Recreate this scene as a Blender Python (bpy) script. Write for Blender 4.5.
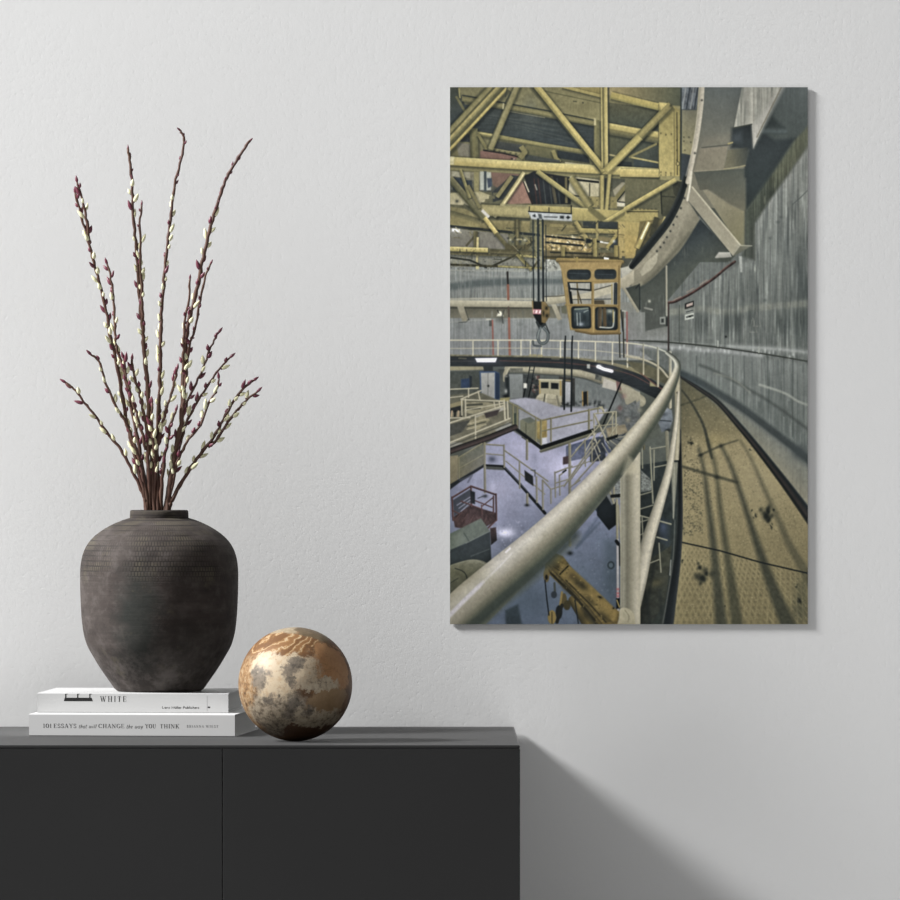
import bpy, bmesh, math, random
from mathutils import Vector, Matrix, Euler
R = math.radians
for o in list(bpy.data.objects): bpy.data.objects.remove(o, do_unlink=True)
scene = bpy.context.scene
COL = scene.collection

# ---------------------------------------------------------------------------
# camera, sky light, key light, exposure
# world: wall is the plane y = 0, the room lies at y < 0, floor at z = 0
# ---------------------------------------------------------------------------
D = 11.90           # camera to wall
S = 600.0           # picture pixels per metre on the wall
CX, CZ = -0.0333, 1.211
cam_d = bpy.data.cameras.new('camera'); cam = bpy.data.objects.new('camera', cam_d); COL.objects.link(cam)
cam.location = (CX, -D, CZ); cam.rotation_euler = (R(90), 0, 0)
cam_d.sensor_width = 36; cam_d.lens = 36*D/1.5
cam_d.shift_x = -CX/1.5; cam_d.shift_y = 0
cam_d.clip_end = 200
scene.camera = cam
scene.view_settings.view_transform = 'Standard'
scene.view_settings.look = 'None'
scene.view_settings.exposure = 0.0
scene.view_settings.gamma = 1.0
scene.view_settings.use_curve_mapping = False

w = bpy.data.worlds.new('world'); scene.world = w; w.use_nodes = True
nt = w.node_tree; nt.nodes.clear()
wo = nt.nodes.new('ShaderNodeOutputWorld'); wb = nt.nodes.new('ShaderNodeBackground')
tc = nt.nodes.new('ShaderNodeTexCoord'); sx = nt.nodes.new('ShaderNodeSeparateXYZ')
mr = nt.nodes.new('ShaderNodeMapRange')
nt.links.new(tc.outputs['Generated'], sx.inputs[0]); nt.links.new(sx.outputs['X'], mr.inputs['Value'])
mr.inputs['From Min'].default_value = -1; mr.inputs['From Max'].default_value = 1
mr.inputs['To Min'].default_value = 0.42; mr.inputs['To Max'].default_value = 0.16
nt.links.new(mr.outputs[0], wb.inputs['Strength'])
wb.inputs['Color'].default_value = (1.0, 1.0, 1.0, 1)
nt.links.new(wb.outputs[0], wo.inputs[0])

def area_lamp(name, loc, target, size, energy, color=(1, 1, 1)):
    l = bpy.data.lights.new(name, 'AREA'); l.shape = 'DISK'; l.size = size; l.energy = energy; l.color = color
    o = bpy.data.objects.new(name, l); COL.objects.link(o); o.location = loc
    o.rotation_euler = (Vector(target)-Vector(loc)).to_track_quat('-Z', 'Y').to_euler()
    return o
# daylight from the upper left, raking along the wall
area_lamp('window_daylight', (-9.1, -2.30, 7.7), (0.0, 0.0, 1.15), 2.2, 3180, (1.0, 1.0, 1.0))

def P(px, py, d):
    """the point at distance d in front of the wall that the camera sees at picture position px, py"""
    s = (D-d)/D
    return Vector((CX+((px-430)/S)*s, -d, CZ+((450-py)/S)*s))

# ---------------------------------------------------------------------------
# helpers
# ---------------------------------------------------------------------------
def mesh_from(name, bm, mats=None, smooth=False, parent=None):
    me = bpy.data.meshes.new(name); bm.normal_update(); bm.to_mesh(me); bm.free()
    if mats is not None:
        for m in (mats if isinstance(mats, (list, tuple)) else [mats]): me.materials.append(m)
    if smooth:
        for p in me.polygons: p.use_smooth = True
    o = bpy.data.objects.new(name, me); COL.objects.link(o)
    if parent is not None: o.parent = parent
    return o
def tag(o, label=None, cat=None, group=None, kind=None):
    if label: o['label'] = label
    if cat: o['category'] = cat
    if group: o['group'] = group
    if kind: o['kind'] = kind
    return o
def empty(name, loc, rz=0):
    o = bpy.data.objects.new(name, None); COL.objects.link(o); o.location = loc; o.rotation_euler = (0, 0, rz)
    o.empty_display_size = .05
    return o
def box(bm, x0, x1, y0, y1, z0, z1, bev=0, seg=2):
    r = bmesh.ops.create_cube(bm, size=1)
    vs = r['verts']
    for v in vs:
        v.co.x = x0+(v.co.x+.5)*(x1-x0); v.co.y = y0+(v.co.y+.5)*(y1-y0); v.co.z = z0+(v.co.z+.5)*(z1-z0)
    if bev:
        es = list({e for v in vs for e in v.link_edges})
        bmesh.ops.bevel(bm, geom=es, offset=bev, segments=seg, affect='EDGES', profile=.5)
def lathe(bm, prof, seg=96, uv=None):
    rings = []
    for r, z in prof:
        rings.append([bm.verts.new((r*math.cos(2*math.pi*i/seg), r*math.sin(2*math.pi*i/seg), z)) for i in range(seg)])
    lay = bm.loops.layers.uv.verify() if uv else None
    for k in range(len(rings)-1):
        for i in range(seg):
            j = (i+1) % seg
            f = bm.faces.new((rings[k][i], rings[k][j], rings[k+1][j], rings[k+1][i]))
            if lay:
                for l, (u, q) in zip(f.loops, ((i, k), (i+1, k), (i+1, k+1), (i, k+1))):
                    l[lay].uv = (u/seg, prof[q][1])
    return rings
def smooth_curve(pts, k=6):
    P_ = [Vector(p) for p in pts]
    Q = [2*P_[0]-P_[1]]+P_+[2*P_[-1]-P_[-2]]; out = []
    for i in range(1, len(Q)-2):
        for j in range(k):
            t = j/k
            out.append(.5*((2*Q[i])+(-Q[i-1]+Q[i+1])*t+(2*Q[i-1]-5*Q[i]+4*Q[i+1]-Q[i+2])*t*t+(-Q[i-1]+3*Q[i]-3*Q[i+1]+Q[i+2])*t**3))
    out.append(P_[-1]); return out
def sweep(bm, pts, radii, seg=8):
    n = len(pts); rings = []; up = Vector((0, 1, 0))
    for i, p in enumerate(pts):
        t = (pts[min(i+1, n-1)]-pts[max(i-1, 0)]).normalized()
        a = t.cross(up)
        if a.length < 1e-4: a = t.cross(Vector((1, 0, 0)))
        a.normalize(); b = t.cross(a).normalized()
        rings.append([bm.verts.new(p+radii[i]*(math.cos(2*math.pi*k/seg)*a+math.sin(2*math.pi*k/seg)*b)) for k in range(seg)])
    for i in range(n-1):
        for k in range(seg):
            bm.faces.new((rings[i][k], rings[i][(k+1) % seg], rings[i+1][(k+1) % seg], rings[i+1][k]))
    bm.faces.new(rings[0][::-1]); bm.faces.new(rings[-1])

class NT:
    """small node-tree helper"""
    def __init__(s, name):
        s.m = bpy.data.materials.new(name); s.m.use_nodes = True; s.t = s.m.node_tree; s.t.nodes.clear()
        s.out = s.n('ShaderNodeOutputMaterial'); s.b = s.n('ShaderNodeBsdfPrincipled')
        s.l(s.b.outputs[0], s.out.inputs['Surface'])
    def n(s, ty, **kw):
        x = s.t.nodes.new(ty)
        for k, v in kw.items(): setattr(x, k, v)
        return x
    def l(s, a, b): s.t.links.new(a, b)
    def set(s, node, **kw):
        for k, v in kw.items():
            k = k.replace('_', ' ')
            i = node.inputs[k]
            if hasattr(v, 'is_linked') or isinstance(v, bpy.types.NodeSocket): s.l(v, i)
            else: i.default_value = v
    def coord(s, kind='Object'): return s.n('ShaderNodeTexCoord').outputs[kind]
    def mapping(s, vec, scale=(1, 1, 1), loc=(0, 0, 0), rot=(0, 0, 0)):
        m = s.n('ShaderNodeMapping'); s.l(vec, m.inputs['Vector'])
        m.inputs['Scale'].default_value = scale; m.inputs['Location'].default_value = loc; m.inputs['Rotation'].default_value = rot
        return m.outputs[0]
    def noise(s, vec, scale, detail=4, rough=.5, dist=0, out='Fac'):
        x = s.n('ShaderNodeTexNoise'); s.l(vec, x.inputs['Vector'])
        s.set(x, Scale=scale, Detail=detail, Roughness=rough, Distortion=dist)
        return x.outputs[out]
    def ramp(s, fac, stops, interp='LINEAR'):
        x = s.n('ShaderNodeValToRGB'); s.l(fac, x.inputs[0]); x.color_ramp.interpolation = interp
        e = x.color_ramp.elements
        while len(e) < len(stops): e.new(.5)
        for el, (p, c) in zip(e, stops):
            el.position = p; el.color = (c[0], c[1], c[2], 1) if not isinstance(c, (int, float)) else (c, c, c, 1)
        return x.outputs[0]
    def math(s, op, a, b=None, clamp=False):
        x = s.n('ShaderNodeMath', operation=op, use_clamp=clamp)
        for i, v in enumerate((a, b)):
            if v is None: continue
            if isinstance(v, (int, float)): x.inputs[i].default_value = v
            else: s.l(v, x.inputs[i])
        return x.outputs[0]
    def mix(s, fac, a, b, mode='MIX'):
        x = s.n('ShaderNodeMix', data_type='RGBA', blend_type=mode)
        for i, v in ((0, fac), (6, a), (7, b)):
            if isinstance(v, (int, float)): x.inputs[i].default_value = v
            elif isinstance(v, tuple): x.inputs[i].default_value = (v[0], v[1], v[2], 1)
            else: s.l(v, x.inputs[i])
        return x.outputs[2]
    def bump(s, h, strength=.3, dist=.001):
        x = s.n('ShaderNodeBump'); s.l(h, x.inputs['Height']); s.set(x, Strength=strength, Distance=dist)
        s.l(x.outputs[0], s.b.inputs['Normal']); return x
def lin(c):
    c = c.lstrip('#'); v = [int(c[i:i+2], 16)/255 for i in (0, 2, 4)]
    return tuple(x/12.92 if x <= .04045 else ((x+.055)/1.055)**2.4 for x in v)
PRINT_SAT, PRINT_VAL = 0.84, 1.05
# ---------------------------------------------------------------------------
# The printed picture on the wall panel: an industrial dome interior, drawn with numpy
# (polygons, bars, tubes, grain).  Coordinates run x 450..808, y 87..624.
# ---------------------------------------------------------------------------
import numpy as np
PSS = 3
PX0, PY0, PX1, PY1 = 450.0, 87.0, 808.0, 624.0
PW, PH = int((PX1-PX0)*PSS), int((PY1-PY0)*PSS)

def paint_picture():
    rng = np.random.default_rng(7)
    C = np.zeros((PH, PW, 3), np.float32)
    gx = PX0 + (np.arange(PW, dtype=np.float32)+.5)/PSS
    gy = PY0 + (np.arange(PH, dtype=np.float32)+.5)/PSS

    def hx(c):
        if isinstance(c, str):
            c = c.lstrip('#')
            return np.array([int(c[i:i+2], 16)/255 for i in (0, 2, 4)], np.float32)
        return np.array(c, np.float32)

    def win(x0, y0, x1, y1):
        a = max(0, int((x0-PX0)*PSS)-1); b = min(PW, int((x1-PX0)*PSS)+2)
        c = max(0, int((y0-PY0)*PSS)-1); d = min(PH, int((y1-PY0)*PSS)+2)
        if a >= b or c >= d: return None
        return slice(c, d), slice(a, b)

    def nz(w, h, seed, sx, sy, oct=1):
        """smooth value noise in -1..1, cells sx by sy picture units"""
        out = np.zeros((h, w), np.float32); amp = 1; tot = 0
        for o in range(oct):
            r = np.random.default_rng(seed+o*17)
            cx, cy = max(sx*PSS/2**o, 1), max(sy*PSS/2**o, 1)
            nx, ny = int(w/cx)+3, int(h/cy)+3
            g = r.random((ny, nx)).astype(np.float32)*2-1
            fx = np.arange(w)/cx; fy = np.arange(h)/cy
            ix = fx.astype(int); iy = fy.astype(int)
            tx = (fx-ix); ty = (fy-iy)
            tx = tx*tx*(3-2*tx); ty = (ty*ty*(3-2*ty))[:, None]
            a = g[iy][:, ix]*(1-tx)+g[iy][:, ix+1]*tx
            b = g[iy+1][:, ix]*(1-tx)+g[iy+1][:, ix+1]*tx
            out += amp*(a*(1-ty)+b*ty); tot += amp; amp *= .55
        return out/tot

    def pmask(pts, X, Y, soft=0):
        P = np.array(pts, np.float32); n = len(P)
        ins = np.zeros(np.broadcast(X, Y).shape, bool)
        dmin = None
        for i in range(n):
            ax, ay = P[i]; bx_, by_ = P[(i+1) % n]
            if ay != by_:
                c = (ay > Y) != (by_ > Y)
                xs = (bx_-ax)*(Y-ay)/(by_-ay)+ax
                ins ^= c & (X < xs)
            if soft:
                dx, dy = bx_-ax, by_-ay; L = dx*dx+dy*dy+1e-9
                t = np.clip(((X-ax)*dx+(Y-ay)*dy)/L, 0, 1)
                d = np.hypot(X-ax-t*dx, Y-ay-t*dy)
                dmin = d if dmin is None else np.minimum(dmin, d)
        if soft:
            s = np.where(ins, dmin, -dmin)
            return np.clip(.5+s/soft/2, 0, 1).astype(np.float32)
        return ins.astype(np.float32)

    seedc = [100]
    def poly(pts, col, col2=None, g=None, a=1., soft=.5, n=.04, ns=(3, 3), stripes=0, sw=2.0):
        """filled polygon; col2 with g=((x0,y0),(x1,y1)) is a linear blend; n grain strength"""
        P = np.array(pts, np.float32)
        w = win(P[:, 0].min()-soft, P[:, 1].min()-soft, P[:, 0].max()+soft, P[:, 1].max()+soft)
        if w is None: return
        X = gx[w[1]][None, :]; Y = gy[w[0]][:, None]
        m = pmask(pts, X, Y, soft)*a
        col = hx(col)
        if col2 is not None:
            col2 = hx(col2)
            if g is None: g = ((P[:, 0].mean(), P[:, 1].min()), (P[:, 0].mean(), P[:, 1].max()))
            (x0, y0), (x1, y1) = g
            t = np.clip(((X-x0)*(x1-x0)+(Y-y0)*(y1-y0))/((x1-x0)**2+(y1-y0)**2), 0, 1)[..., None]
            c = col*(1-t)+col2*t
        else:
            c = np.broadcast_to(col, m.shape+(3,))
        seedc[0] += 1
        if n:
            c = c*(1+n*nz(m.shape[1], m.shape[0], seedc[0], ns[0], ns[1], 3))[..., None]
        if stripes:
            c = c*(1+stripes*nz(m.shape[1], m.shape[0], seedc[0]+500, sw, 60, 2))[..., None]
        C[w] = C[w]*(1-m[..., None])+c*m[..., None]

    def cr(pts, k=8):
        """Catmull-Rom through points of any dimension"""
        P = np.array(pts, np.float32)
        Q = np.vstack([2*P[0]-P[1], P, 2*P[-1]-P[-2]]); out = []
        for i in range(1, len(Q)-2):
            for t in np.linspace(0, 1, k, endpoint=False):
                out.append(.5*((2*Q[i])+(-Q[i-1]+Q[i+1])*t+(2*Q[i-1]-5*Q[i]+4*Q[i+1]-Q[i+2])*t*t
                               + (-Q[i-1]+3*Q[i]-3*Q[i+1]+Q[i+2])*t**3))
        out.append(P[-1]); return np.array(out)

    HALO = [0.]; CAP = [True]
    def tube(pts, w, cols, a=1., soft=.5, curve=False, n=.03, w2=None, cap=None):
        """a bar along a polyline; cols run across it, from its left (seen along the line, y down) to its right"""
        if cap is None: cap = CAP[0]
        P = [tuple(p) for p in pts]
        if HALO[0] and w >= 2.8 and a == 1. and soft == .5:
            h, HALO[0] = HALO[0], 0
            tube([(q[0]+.5, q[1]+.9)+tuple(q[2:]) for q in P], w*1.25+1.2, '23292a', a=h, soft=2.2, curve=curve, n=0)
            HALO[0] = h
        if len(P[0]) == 2:
            k = max(len(P)-1, 1); e = w if w2 is None else w2
            P = [(p[0], p[1], w+(e-w)*i/k) for i, p in enumerate(P)]
        P = cr(P) if curve else np.array(P, np.float32)
        mw = P[:, 2].max()/2+soft
        wdw = win(P[:, 0].min()-mw, P[:, 1].min()-mw, P[:, 0].max()+mw, P[:, 1].max()+mw)
        if wdw is None: return
        X = gx[wdw[1]][None, :]; Y = gy[wdw[0]][:, None]
        bd = np.full(np.broadcast(X, Y).shape, 1e9, np.float32); bs = np.zeros_like(bd); bw = np.ones_like(bd)
        for i in range(len(P)-1):
            ax, ay, aw = P[i]; bx_, by_, bw_ = P[i+1]
            dx, dy = bx_-ax, by_-ay; L = dx*dx+dy*dy+1e-9
            tr = ((X-ax)*dx+(Y-ay)*dy)/L; t = np.clip(tr, 0, 1)
            d = np.hypot(X-ax-t*dx, Y-ay-t*dy)
            if not cap and i == 0: d = np.where(tr < 0, 1e9, d)
            if not cap and i == len(P)-2: d = np.where(tr > 1, 1e9, d)
            s = ((X-ax)*dy-(Y-ay)*dx)/np.sqrt(L)
            up = d < bd
            bd = np.where(up, d, bd); bs = np.where(up, s, bs); bw = np.where(up, aw+(bw_-aw)*t, bw)
        m = np.clip((bw/2-bd)/soft+.5, 0, 1)*a*np.clip(bw/.8, .3, 1)
        if isinstance(cols, str): cols = [cols]
        K = [hx(c) for c in cols]
        if len(K) == 1: c = np.broadcast_to(K[0], m.shape+(3,))
        else:
            u = np.clip((-bs/(bw/2+1e-6)+1)/2, 0, 1)*(len(K)-1)
            i = np.clip(u.astype(int), 0, len(K)-2); f = np.clip(((u-i)-.5)*(1.7 if HALO[0] else 1.)+.5, 0, 1)[..., None]
            K = np.array(K); c = K[i]*(1-f)+K[i+1]*f
        seedc[0] += 1
        if n: c = c*(1+n*nz(m.shape[1], m.shape[0], seedc[0], 2.5, 2.5, 2))[..., None]
        C[wdw] = C[wdw]*(1-m[..., None])+c*m[..., None]

    def blob(x, y, rx, ry, col, a=1., rot=0., p=1.):
        R = max(rx, ry)*2.6
        w = win(x-R, y-R, x+R, y+R)
        if w is None: return
        X = gx[w[1]][None, :]-x; Y = gy[w[0]][:, None]-y
        c, s = np.cos(rot), np.sin(rot)
        d = ((X*c+Y*s)/rx)**2+((-X*s+Y*c)/ry)**2
        m = (a*np.exp(-d**p))[..., None]
        C[w] = C[w]*(1-m)+hx(col)*m

    def disc(x, y, rx, ry, col, a=1., col2=None):
        t = np.linspace(0, 2*np.pi, 25)[:-1]
        poly(np.stack([x+rx*np.cos(t), y+ry*np.sin(t)], 1), col, col2, a=a)

    def speck(box, k, col, s=(.3, .8), a=.6, seed=1, pts=None):
        r = np.random.default_rng(seed)
        for _ in range(k):
            x = r.uniform(box[0], box[2]); y = r.uniform(box[1], box[3])
            if pts is not None and not pmask(pts, np.array([[x]]), np.array([[y]]))[0, 0]: continue
            blob(x, y, r.uniform(*s), r.uniform(*s), col if isinstance(col, str) else col[r.integers(len(col))], a)

    def streaks(pts, k, cols, seed=1, w=(.3, 1.2), L=(10, 50), a=(.1, .4)):
        """vertical streaks of weathered sheet metal, inside a polygon"""
        r = np.random.default_rng(seed); P = np.array(pts)
        M = pmask(pts, gx[None, :], gy[:, None], .8)
        for _ in range(k):
            x = r.uniform(P[:, 0].min(), P[:, 0].max()); y = r.uniform(P[:, 1].min()-10, P[:, 1].max())
            l = r.uniform(*L); ww = r.uniform(*w); aa = r.uniform(*a)
            wd = win(x-ww*2, y, x+ww*2, y+l)
            if wd is None: continue
            X = gx[wd[1]][None, :]; Y = gy[wd[0]][:, None]
            m = np.exp(-((X-x)/ww)**2)*np.sin(np.pi*np.clip((Y-y)/l, 0, 1))*aa*M[wd]
            C[wd] = C[wd]*(1-m[..., None])+hx(cols[r.integers(len(cols))])*m[..., None]

    # ---------------- ground tone
    poly([(440, 80), (820, 80), (820, 640), (440, 640)], '5b6057')

    # ---------------- far wall of the dome, left half
    FW = [(440, 222), (700, 222), (700, 360), (440, 360)]
    poly(FW, '7d7c6c', '8a8d89', stripes=.10, sw=1.2)
    poly([(440, 267), (650, 267), (650, 302), (440, 302)], '8b908c', '868a84', stripes=.16, sw=1.1)
    tube([(440, 288), (480, 283), (530, 281), (580, 280)], 11, ['8b908b', '5d6867', '5d6867', '868b86'], curve=True, a=.8, soft=4)
    tube([(440, 272), (500, 276), (560, 278)], 2, 'a3a49a', curve=True, a=.4, soft=2)
    streaks([(440, 266), (640, 266), (640, 302), (440, 302)], 260, ['5a6463', 'a4a79f', '6b7573', '989c95'], 3, (.3, .8), (8, 24), (.2, .5))
    poly([(440, 306), (560, 306), (560, 318), (440, 318)], '6a6857', '807d6a')
    poly([(440, 318), (680, 318), (680, 356), (440, 356)], '8c908d', '85898a', stripes=.10, sw=1.2)
    streaks([(440, 310), (650, 310), (650, 356), (440, 356)], 200, ['68716f', 'a9aba4', '767d7a', 'a0a3a0'], 4, (.3, .9), (8, 24), (.15, .4))
    for x, y, r in ((519, 324, 3), (560, 322, 4), (460, 326, 5), (536, 331, 4)): blob(x, y, r, r*.7, '6e7672', .4)
    speck((450, 253, 545, 272), 300, ['3e4444', 'a9a795', '55594f', '8b8560'], (.3, .8), .6, 5)
    tube([(440, 270), (545, 271)], 1.6, 'a6a697', a=.5, soft=1)
    # ledge beam with brackets
    tube([(440, 299), (480, 298.5), (535, 299)], 2, 'b5b09a', a=.7)
    tube([(440, 303), (490, 303.5), (533, 304)], 6.4, ['bab49a', 'b1ab90', '9a947b'], n=.05)
    tube([(440, 307.6), (532, 308)], 1.5, '55574c', a=.8)
    tube([(545, 301), (560, 299), (580, 295), (600, 290), (615, 285), (634, 276)], 8, ['b9b298', 'ada68b', '8f8a74'], curve=True, n=.06)
    tube([(545, 296.5), (565, 295), (600, 286), (620, 279)], 1.1, '4e4d40', curve=True, a=.7)
    poly([(457, 306), (464, 306), (468, 321), (462.5, 321.5)], 'a19b83', '8d8770')
    tube([(459, 322), (466, 321.8), (469, 319)], 1.2, '4f534c', a=.7)
    tube([(464.5, 307), (469, 320)], 1, '55574c', a=.6)
    poly([(551, 304), (556, 304), (562, 319), (558, 320)], 'aaa48c', '98917a')
    poly([(561, 306), (567, 305), (567, 314), (562, 313)], '6c6d58')
    tube([(450, 322), (478, 320), (531, 318)], 1.1, 'a5a69b', a=.4)
    # lamp, conduits
    blob(500, 319, 5, 3.5, '5c6059', .7)
    poly([(499, 311), (501, 311), (503.5, 316), (496.5, 316)], 'cfccb8')
    tube([(497.5, 310), (499, 313)], .8, '3c4040'); tube([(504, 310), (502, 316), (503, 323)], 1.2, '525650', a=.8)
    poly([(486, 318.5), (491, 318.5), (491, 320), (486, 320)], 'b7b6a8')
    poly([(489, 320), (492, 320), (492, 326), (489, 326)], '4d534f', a=.7)
    tube([(507.5, 272), (508, 285)], 1.8, '453d38'); tube([(508, 285), (508.3, 299)], 2.2, 'a05c40')
    tube([(508.6, 307), (509, 318)], 1.7, '6a5a4e'); tube([(509, 318), (509.8, 356)], 2.1, 'a16048')
    tube([(492.4, 320), (493.3, 356)], 1.3, 'a65a4a')
    # ---------------- ceiling over the crane
    HALO[0] = .38; CAP[0] = False
    poly([(440, 80), (700, 80), (700, 172), (440, 160)], '7b7757', '868059', g=((450, 90), (640, 100)), n=.08, ns=(8, 4))
    poly([(450, 87), (458, 87), (468, 112), (466, 126), (450, 126)], '4e5248', '474f50')
    poly([(463, 104), (490, 107), (545, 117), (594, 126), (594, 153), (560, 148), (497, 134), (463, 130)], '4a504c', '40484a', n=.12, ns=(14, 2))
    blob(530, 112, 9, 16, '666c66', .45)
    for i in range(7):
        tube([(470+i*7, 112+i*2.2), (560+i*4, 126+i*3.4)], 1, ['343c3f' if i % 2 else '5a5f57'], a=.35, soft=1.2)
    tube([(462, 95), (480, 98), (500, 102), (545, 110), (596, 120.5)], 1.3, '3c4241', a=.9)
    tube([(462, 98.5), (500, 105.5), (545, 113.5), (596, 123.5)], 5, ['77734f', '827c55', '6a684a'])
    tube([(508, 111), (545, 117.5)], .8, 'a39d78', a=.6)
    tube([(459, 88), (460, 98)], 1.6, '98905f'); tube([(456, 96), (466, 113)], 2.4, '726f4e')
    tube([(463, 131), (490, 135.5), (545, 145.5), (585, 152)], 4.6, ['8b8454', '7f7950', '5c5b42'])
    tube([(474, 131.8), (493, 135)], 1.1, 'b5a96c'); tube([(507, 138.5), (545, 145)], .8, '9a915d', a=.6)
    poly([(455, 131), (470, 135), (470, 142), (455, 141)], '45494a')
    poly([(493, 140), (524, 145), (524, 152), (490, 149)], '50534b', '45494a')
    poly([(527, 145), (585, 154), (590, 164), (527, 160)], '6d6a4a', '5d5e49')
    poly([(557, 150), (588, 155), (590, 163), (558, 158)], '3b4244')
    tube([(553, 150), (556, 158), (560, 162)], 4, '837c50')
    poly([(525, 154), (560, 160), (560, 164), (525, 160)], '4f544f')
    tube([(491, 149.5), (522, 155)], 4, ['8c855c', '6b6849'], n=.12)
    for i in range(5): blob(494+i*5.5, 150+i*.95, 1.1, .8, '3c403c', .8)
    poly([(480, 151), (484, 150), (519, 156), (515, 160), (480, 159)], '84665a', '7b5f52')
    tube([(483, 150), (503, 153), (518, 156.5)], 1.6, '3d3a38')
    tube([(521, 146), (525, 152), (520, 158)], 5, '7d774f')
    blob(512, 158.5, 1, .8, '2c3034'); blob(514, 159, .8, .6, 'c9c6b8', .8)
    poly([(457, 142), (470, 144), (470, 157), (458, 156)], '7e7a69'); poly([(450, 143), (455, 142), (459, 157), (450, 157)], '77724f')
    tube([(473.5, 128), (474.5, 158)], 8, ['6d6b4c', '77734f', '5c5b44'])
    tube([(478, 134), (487, 149)], 3, '7b764f')
    # right ceiling panels
    poly([(606, 80), (684, 80), (682, 106), (659, 104), (606, 94)], '93875f', '595d4c', g=((620, 90), (680, 96)))
    poly([(608, 102), (659, 109), (659, 131), (608, 123)], '605f49', '4c534a', n=.08)
    poly([(607, 130), (659, 140), (659, 170), (607, 166)], '5f604a', '4c524b', g=((610, 135), (650, 160)))
    poly([(612, 160), (632, 162), (632, 167), (612, 166)], '3d4443'); poly([(634, 157), (659, 161), (659, 168), (634, 167)], '475050')
    poly([(572, 80), (602, 80), (602, 96), (565, 87)], '988b53', '8a7f4e')
    tube([(562, 86), (602, 96)], 3, '9c9058'); tube([(545, 91), (602, 103)], .9, '56573f', a=.7)
    tube([(573, 101), (577, 101.5)], .8, '4a4b3c'); blob(583, 102.6, .7, .7, '2e3030')
    tube([(611, 95), (635, 101), (660, 107)], 7, ['a59757', 'a19453', '87804f'], n=.06)
    tube([(607, 126), (659, 135.5)], 7, ['b0a265', 'a4975a', '8f8452'])
    tube([(607, 131.5), (659, 141)], 5, ['77724d', '5e5d47'])
    tube([(607, 154), (622, 157)], 1.6, 'a2976a'); tube([(631, 157), (659, 162.5)], 1.7, 'a0955f')
    tube([(629, 157), (657, 143.5)], 2.2, '7f784f')
    tube([(596.8, 120), (597.5, 166)], 5, ['6b694a', '7a7550'])
    poly([(594, 118), (596, 118), (596, 125), (594, 125)], 'a8a078')
    # ---------------- truss, main chord and web
    tube([(565, 162.8), (592, 165.5)], 1.8, 'bfb68f')
    tube([(440, 149), (450, 139), (502, 83)], 17, ['6b6948', '857f56', '8a835a', '5e5d43', 'a79a61', '8c8558', '6a684a', '5d5c44', 'b3a35e', '8f8451'], n=.06)
    tube([(518.5, 82), (490, 149)], 6.6, ['6f6c4b', '89825a', '8c8660', '5a5a44'])
    tube([(511, 92), (505, 103)], 1.2, '3f4544', a=.7); tube([(503.5, 103), (503, 109)], 1.2, 'b9b38e', a=.8)
    tube([(507.3, 87), (505.5, 97)], 1.4, '454a46', a=.7)
    tube([(440, 166.8), (545, 173), (690, 179.5)], 8, ['827d58', '8d865c', '6b6a4c'])
    tube([(440, 160), (545, 166.5), (660, 172.5)], 8.4, ['b3a96f', 'b6a86c', 'ae9f60', 'a5975a'], n=.05)
    poly([(450, 156), (454, 156.3), (454, 164.5), (450, 164.3)], 'bdbaa0', a=.6)
    tube([(530, 79), (604, 171)], 7.6, ['a89b5e', 'b0a261', '8e8451', '5a5a42'])
    tube([(527, 80), (600, 171)], 1.2, '43483f', a=.7)
    tube([(604, 80), (605, 168)], 6.4, ['b7a96c', 'a89b60', '6f6b48', 'b2a467'])
    tube([(608.7, 80), (608.9, 160)], 1, '3b4344', a=.6)
    tube([(606, 171), (671, 105)], 8, ['857d50', 'a09458', 'a79b5f', '7a744c'])
    tube([(604, 172), (636, 174)], 3, '8d8455', a=.5)
    # end post with rivets
    poly([(659, 103), (674, 107), (675, 176), (659, 176)], '8d834f', 'ab9d61', n=.06)
    poly([(674, 106), (680.5, 110), (680.5, 176), (675, 176)], '8a804e', 'a39455')
    tube([(677, 112), (677.5, 175)], 1.1, '4b4a38', a=.8)
    tube([(658.6, 104), (658.8, 176)], .8, '5b5840', a=.7); tube([(674.2, 110), (674.5, 176)], .7, '5b5840', a=.7)
    tube([(640, 136), (671, 104.5)], 7.6, ['75704a', '8f8553', '857c50', '5c5b42'])
    poly([(659, 102), (668, 103), (661, 110)], 'b0a162'); blob(671, 105.5, 1.5, 1.5, '3f4238', .8)
    for x, y in ((661, 133), (666, 134.5), (671.5, 134), (677, 127), (677, 150), (661, 172), (666, 172.5), (671, 173), (677, 140), (677, 160)):
        blob(x, y, .7, 1., '4a4836', .8)
    for x in (661, 666, 671): blob(x, 175, .7, .8, '4a4836', .7)
    disc(678, 163.5, 2, 2.4, '5e5a3e'); disc(678, 163.5, 1.1, 1.4, 'a89a60')
    tube([(620, 172.5), (659, 173.2)], 8, ['b5a668', 'ae9f60', 'a0925a'])
    # gear housing beside the post
    poly([(680.5, 87), (699, 87), (690, 180), (681, 180)], '5b6260', '474f53')
    poly([(682, 87), (699, 87), (697, 109), (681, 109)], '6a7175', n=.3, ns=(2, 4))
    for i in range(4): tube([(686+i*4, 87), (682.5+i*4, 109)], 1.4, '363f47' if i % 2 else '979a97', a=.7)
    poly([(682, 110), (698, 110), (692, 155), (682, 153)], '7e7c66', '9c9468', n=.06)
    for x, y in ((684, 137), (689, 137), (684, 141), (691, 142), (685, 150)): blob(x, y, .8, .8, '4a4c40', .8)
    tube([(681.3, 88), (680.5, 180)], 1.6, '3a4240', a=.8)
    # ---------------- below the chord
    poly([(440, 170), (545, 175), (685, 181), (640, 262), (440, 250)], '6a6850', '66654e', n=.12, ns=(6, 3))
    poly([(450, 171), (500, 173), (500, 192), (450, 192)], '7f7a63', '5a5c52', n=.2, ns=(5, 3))
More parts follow.
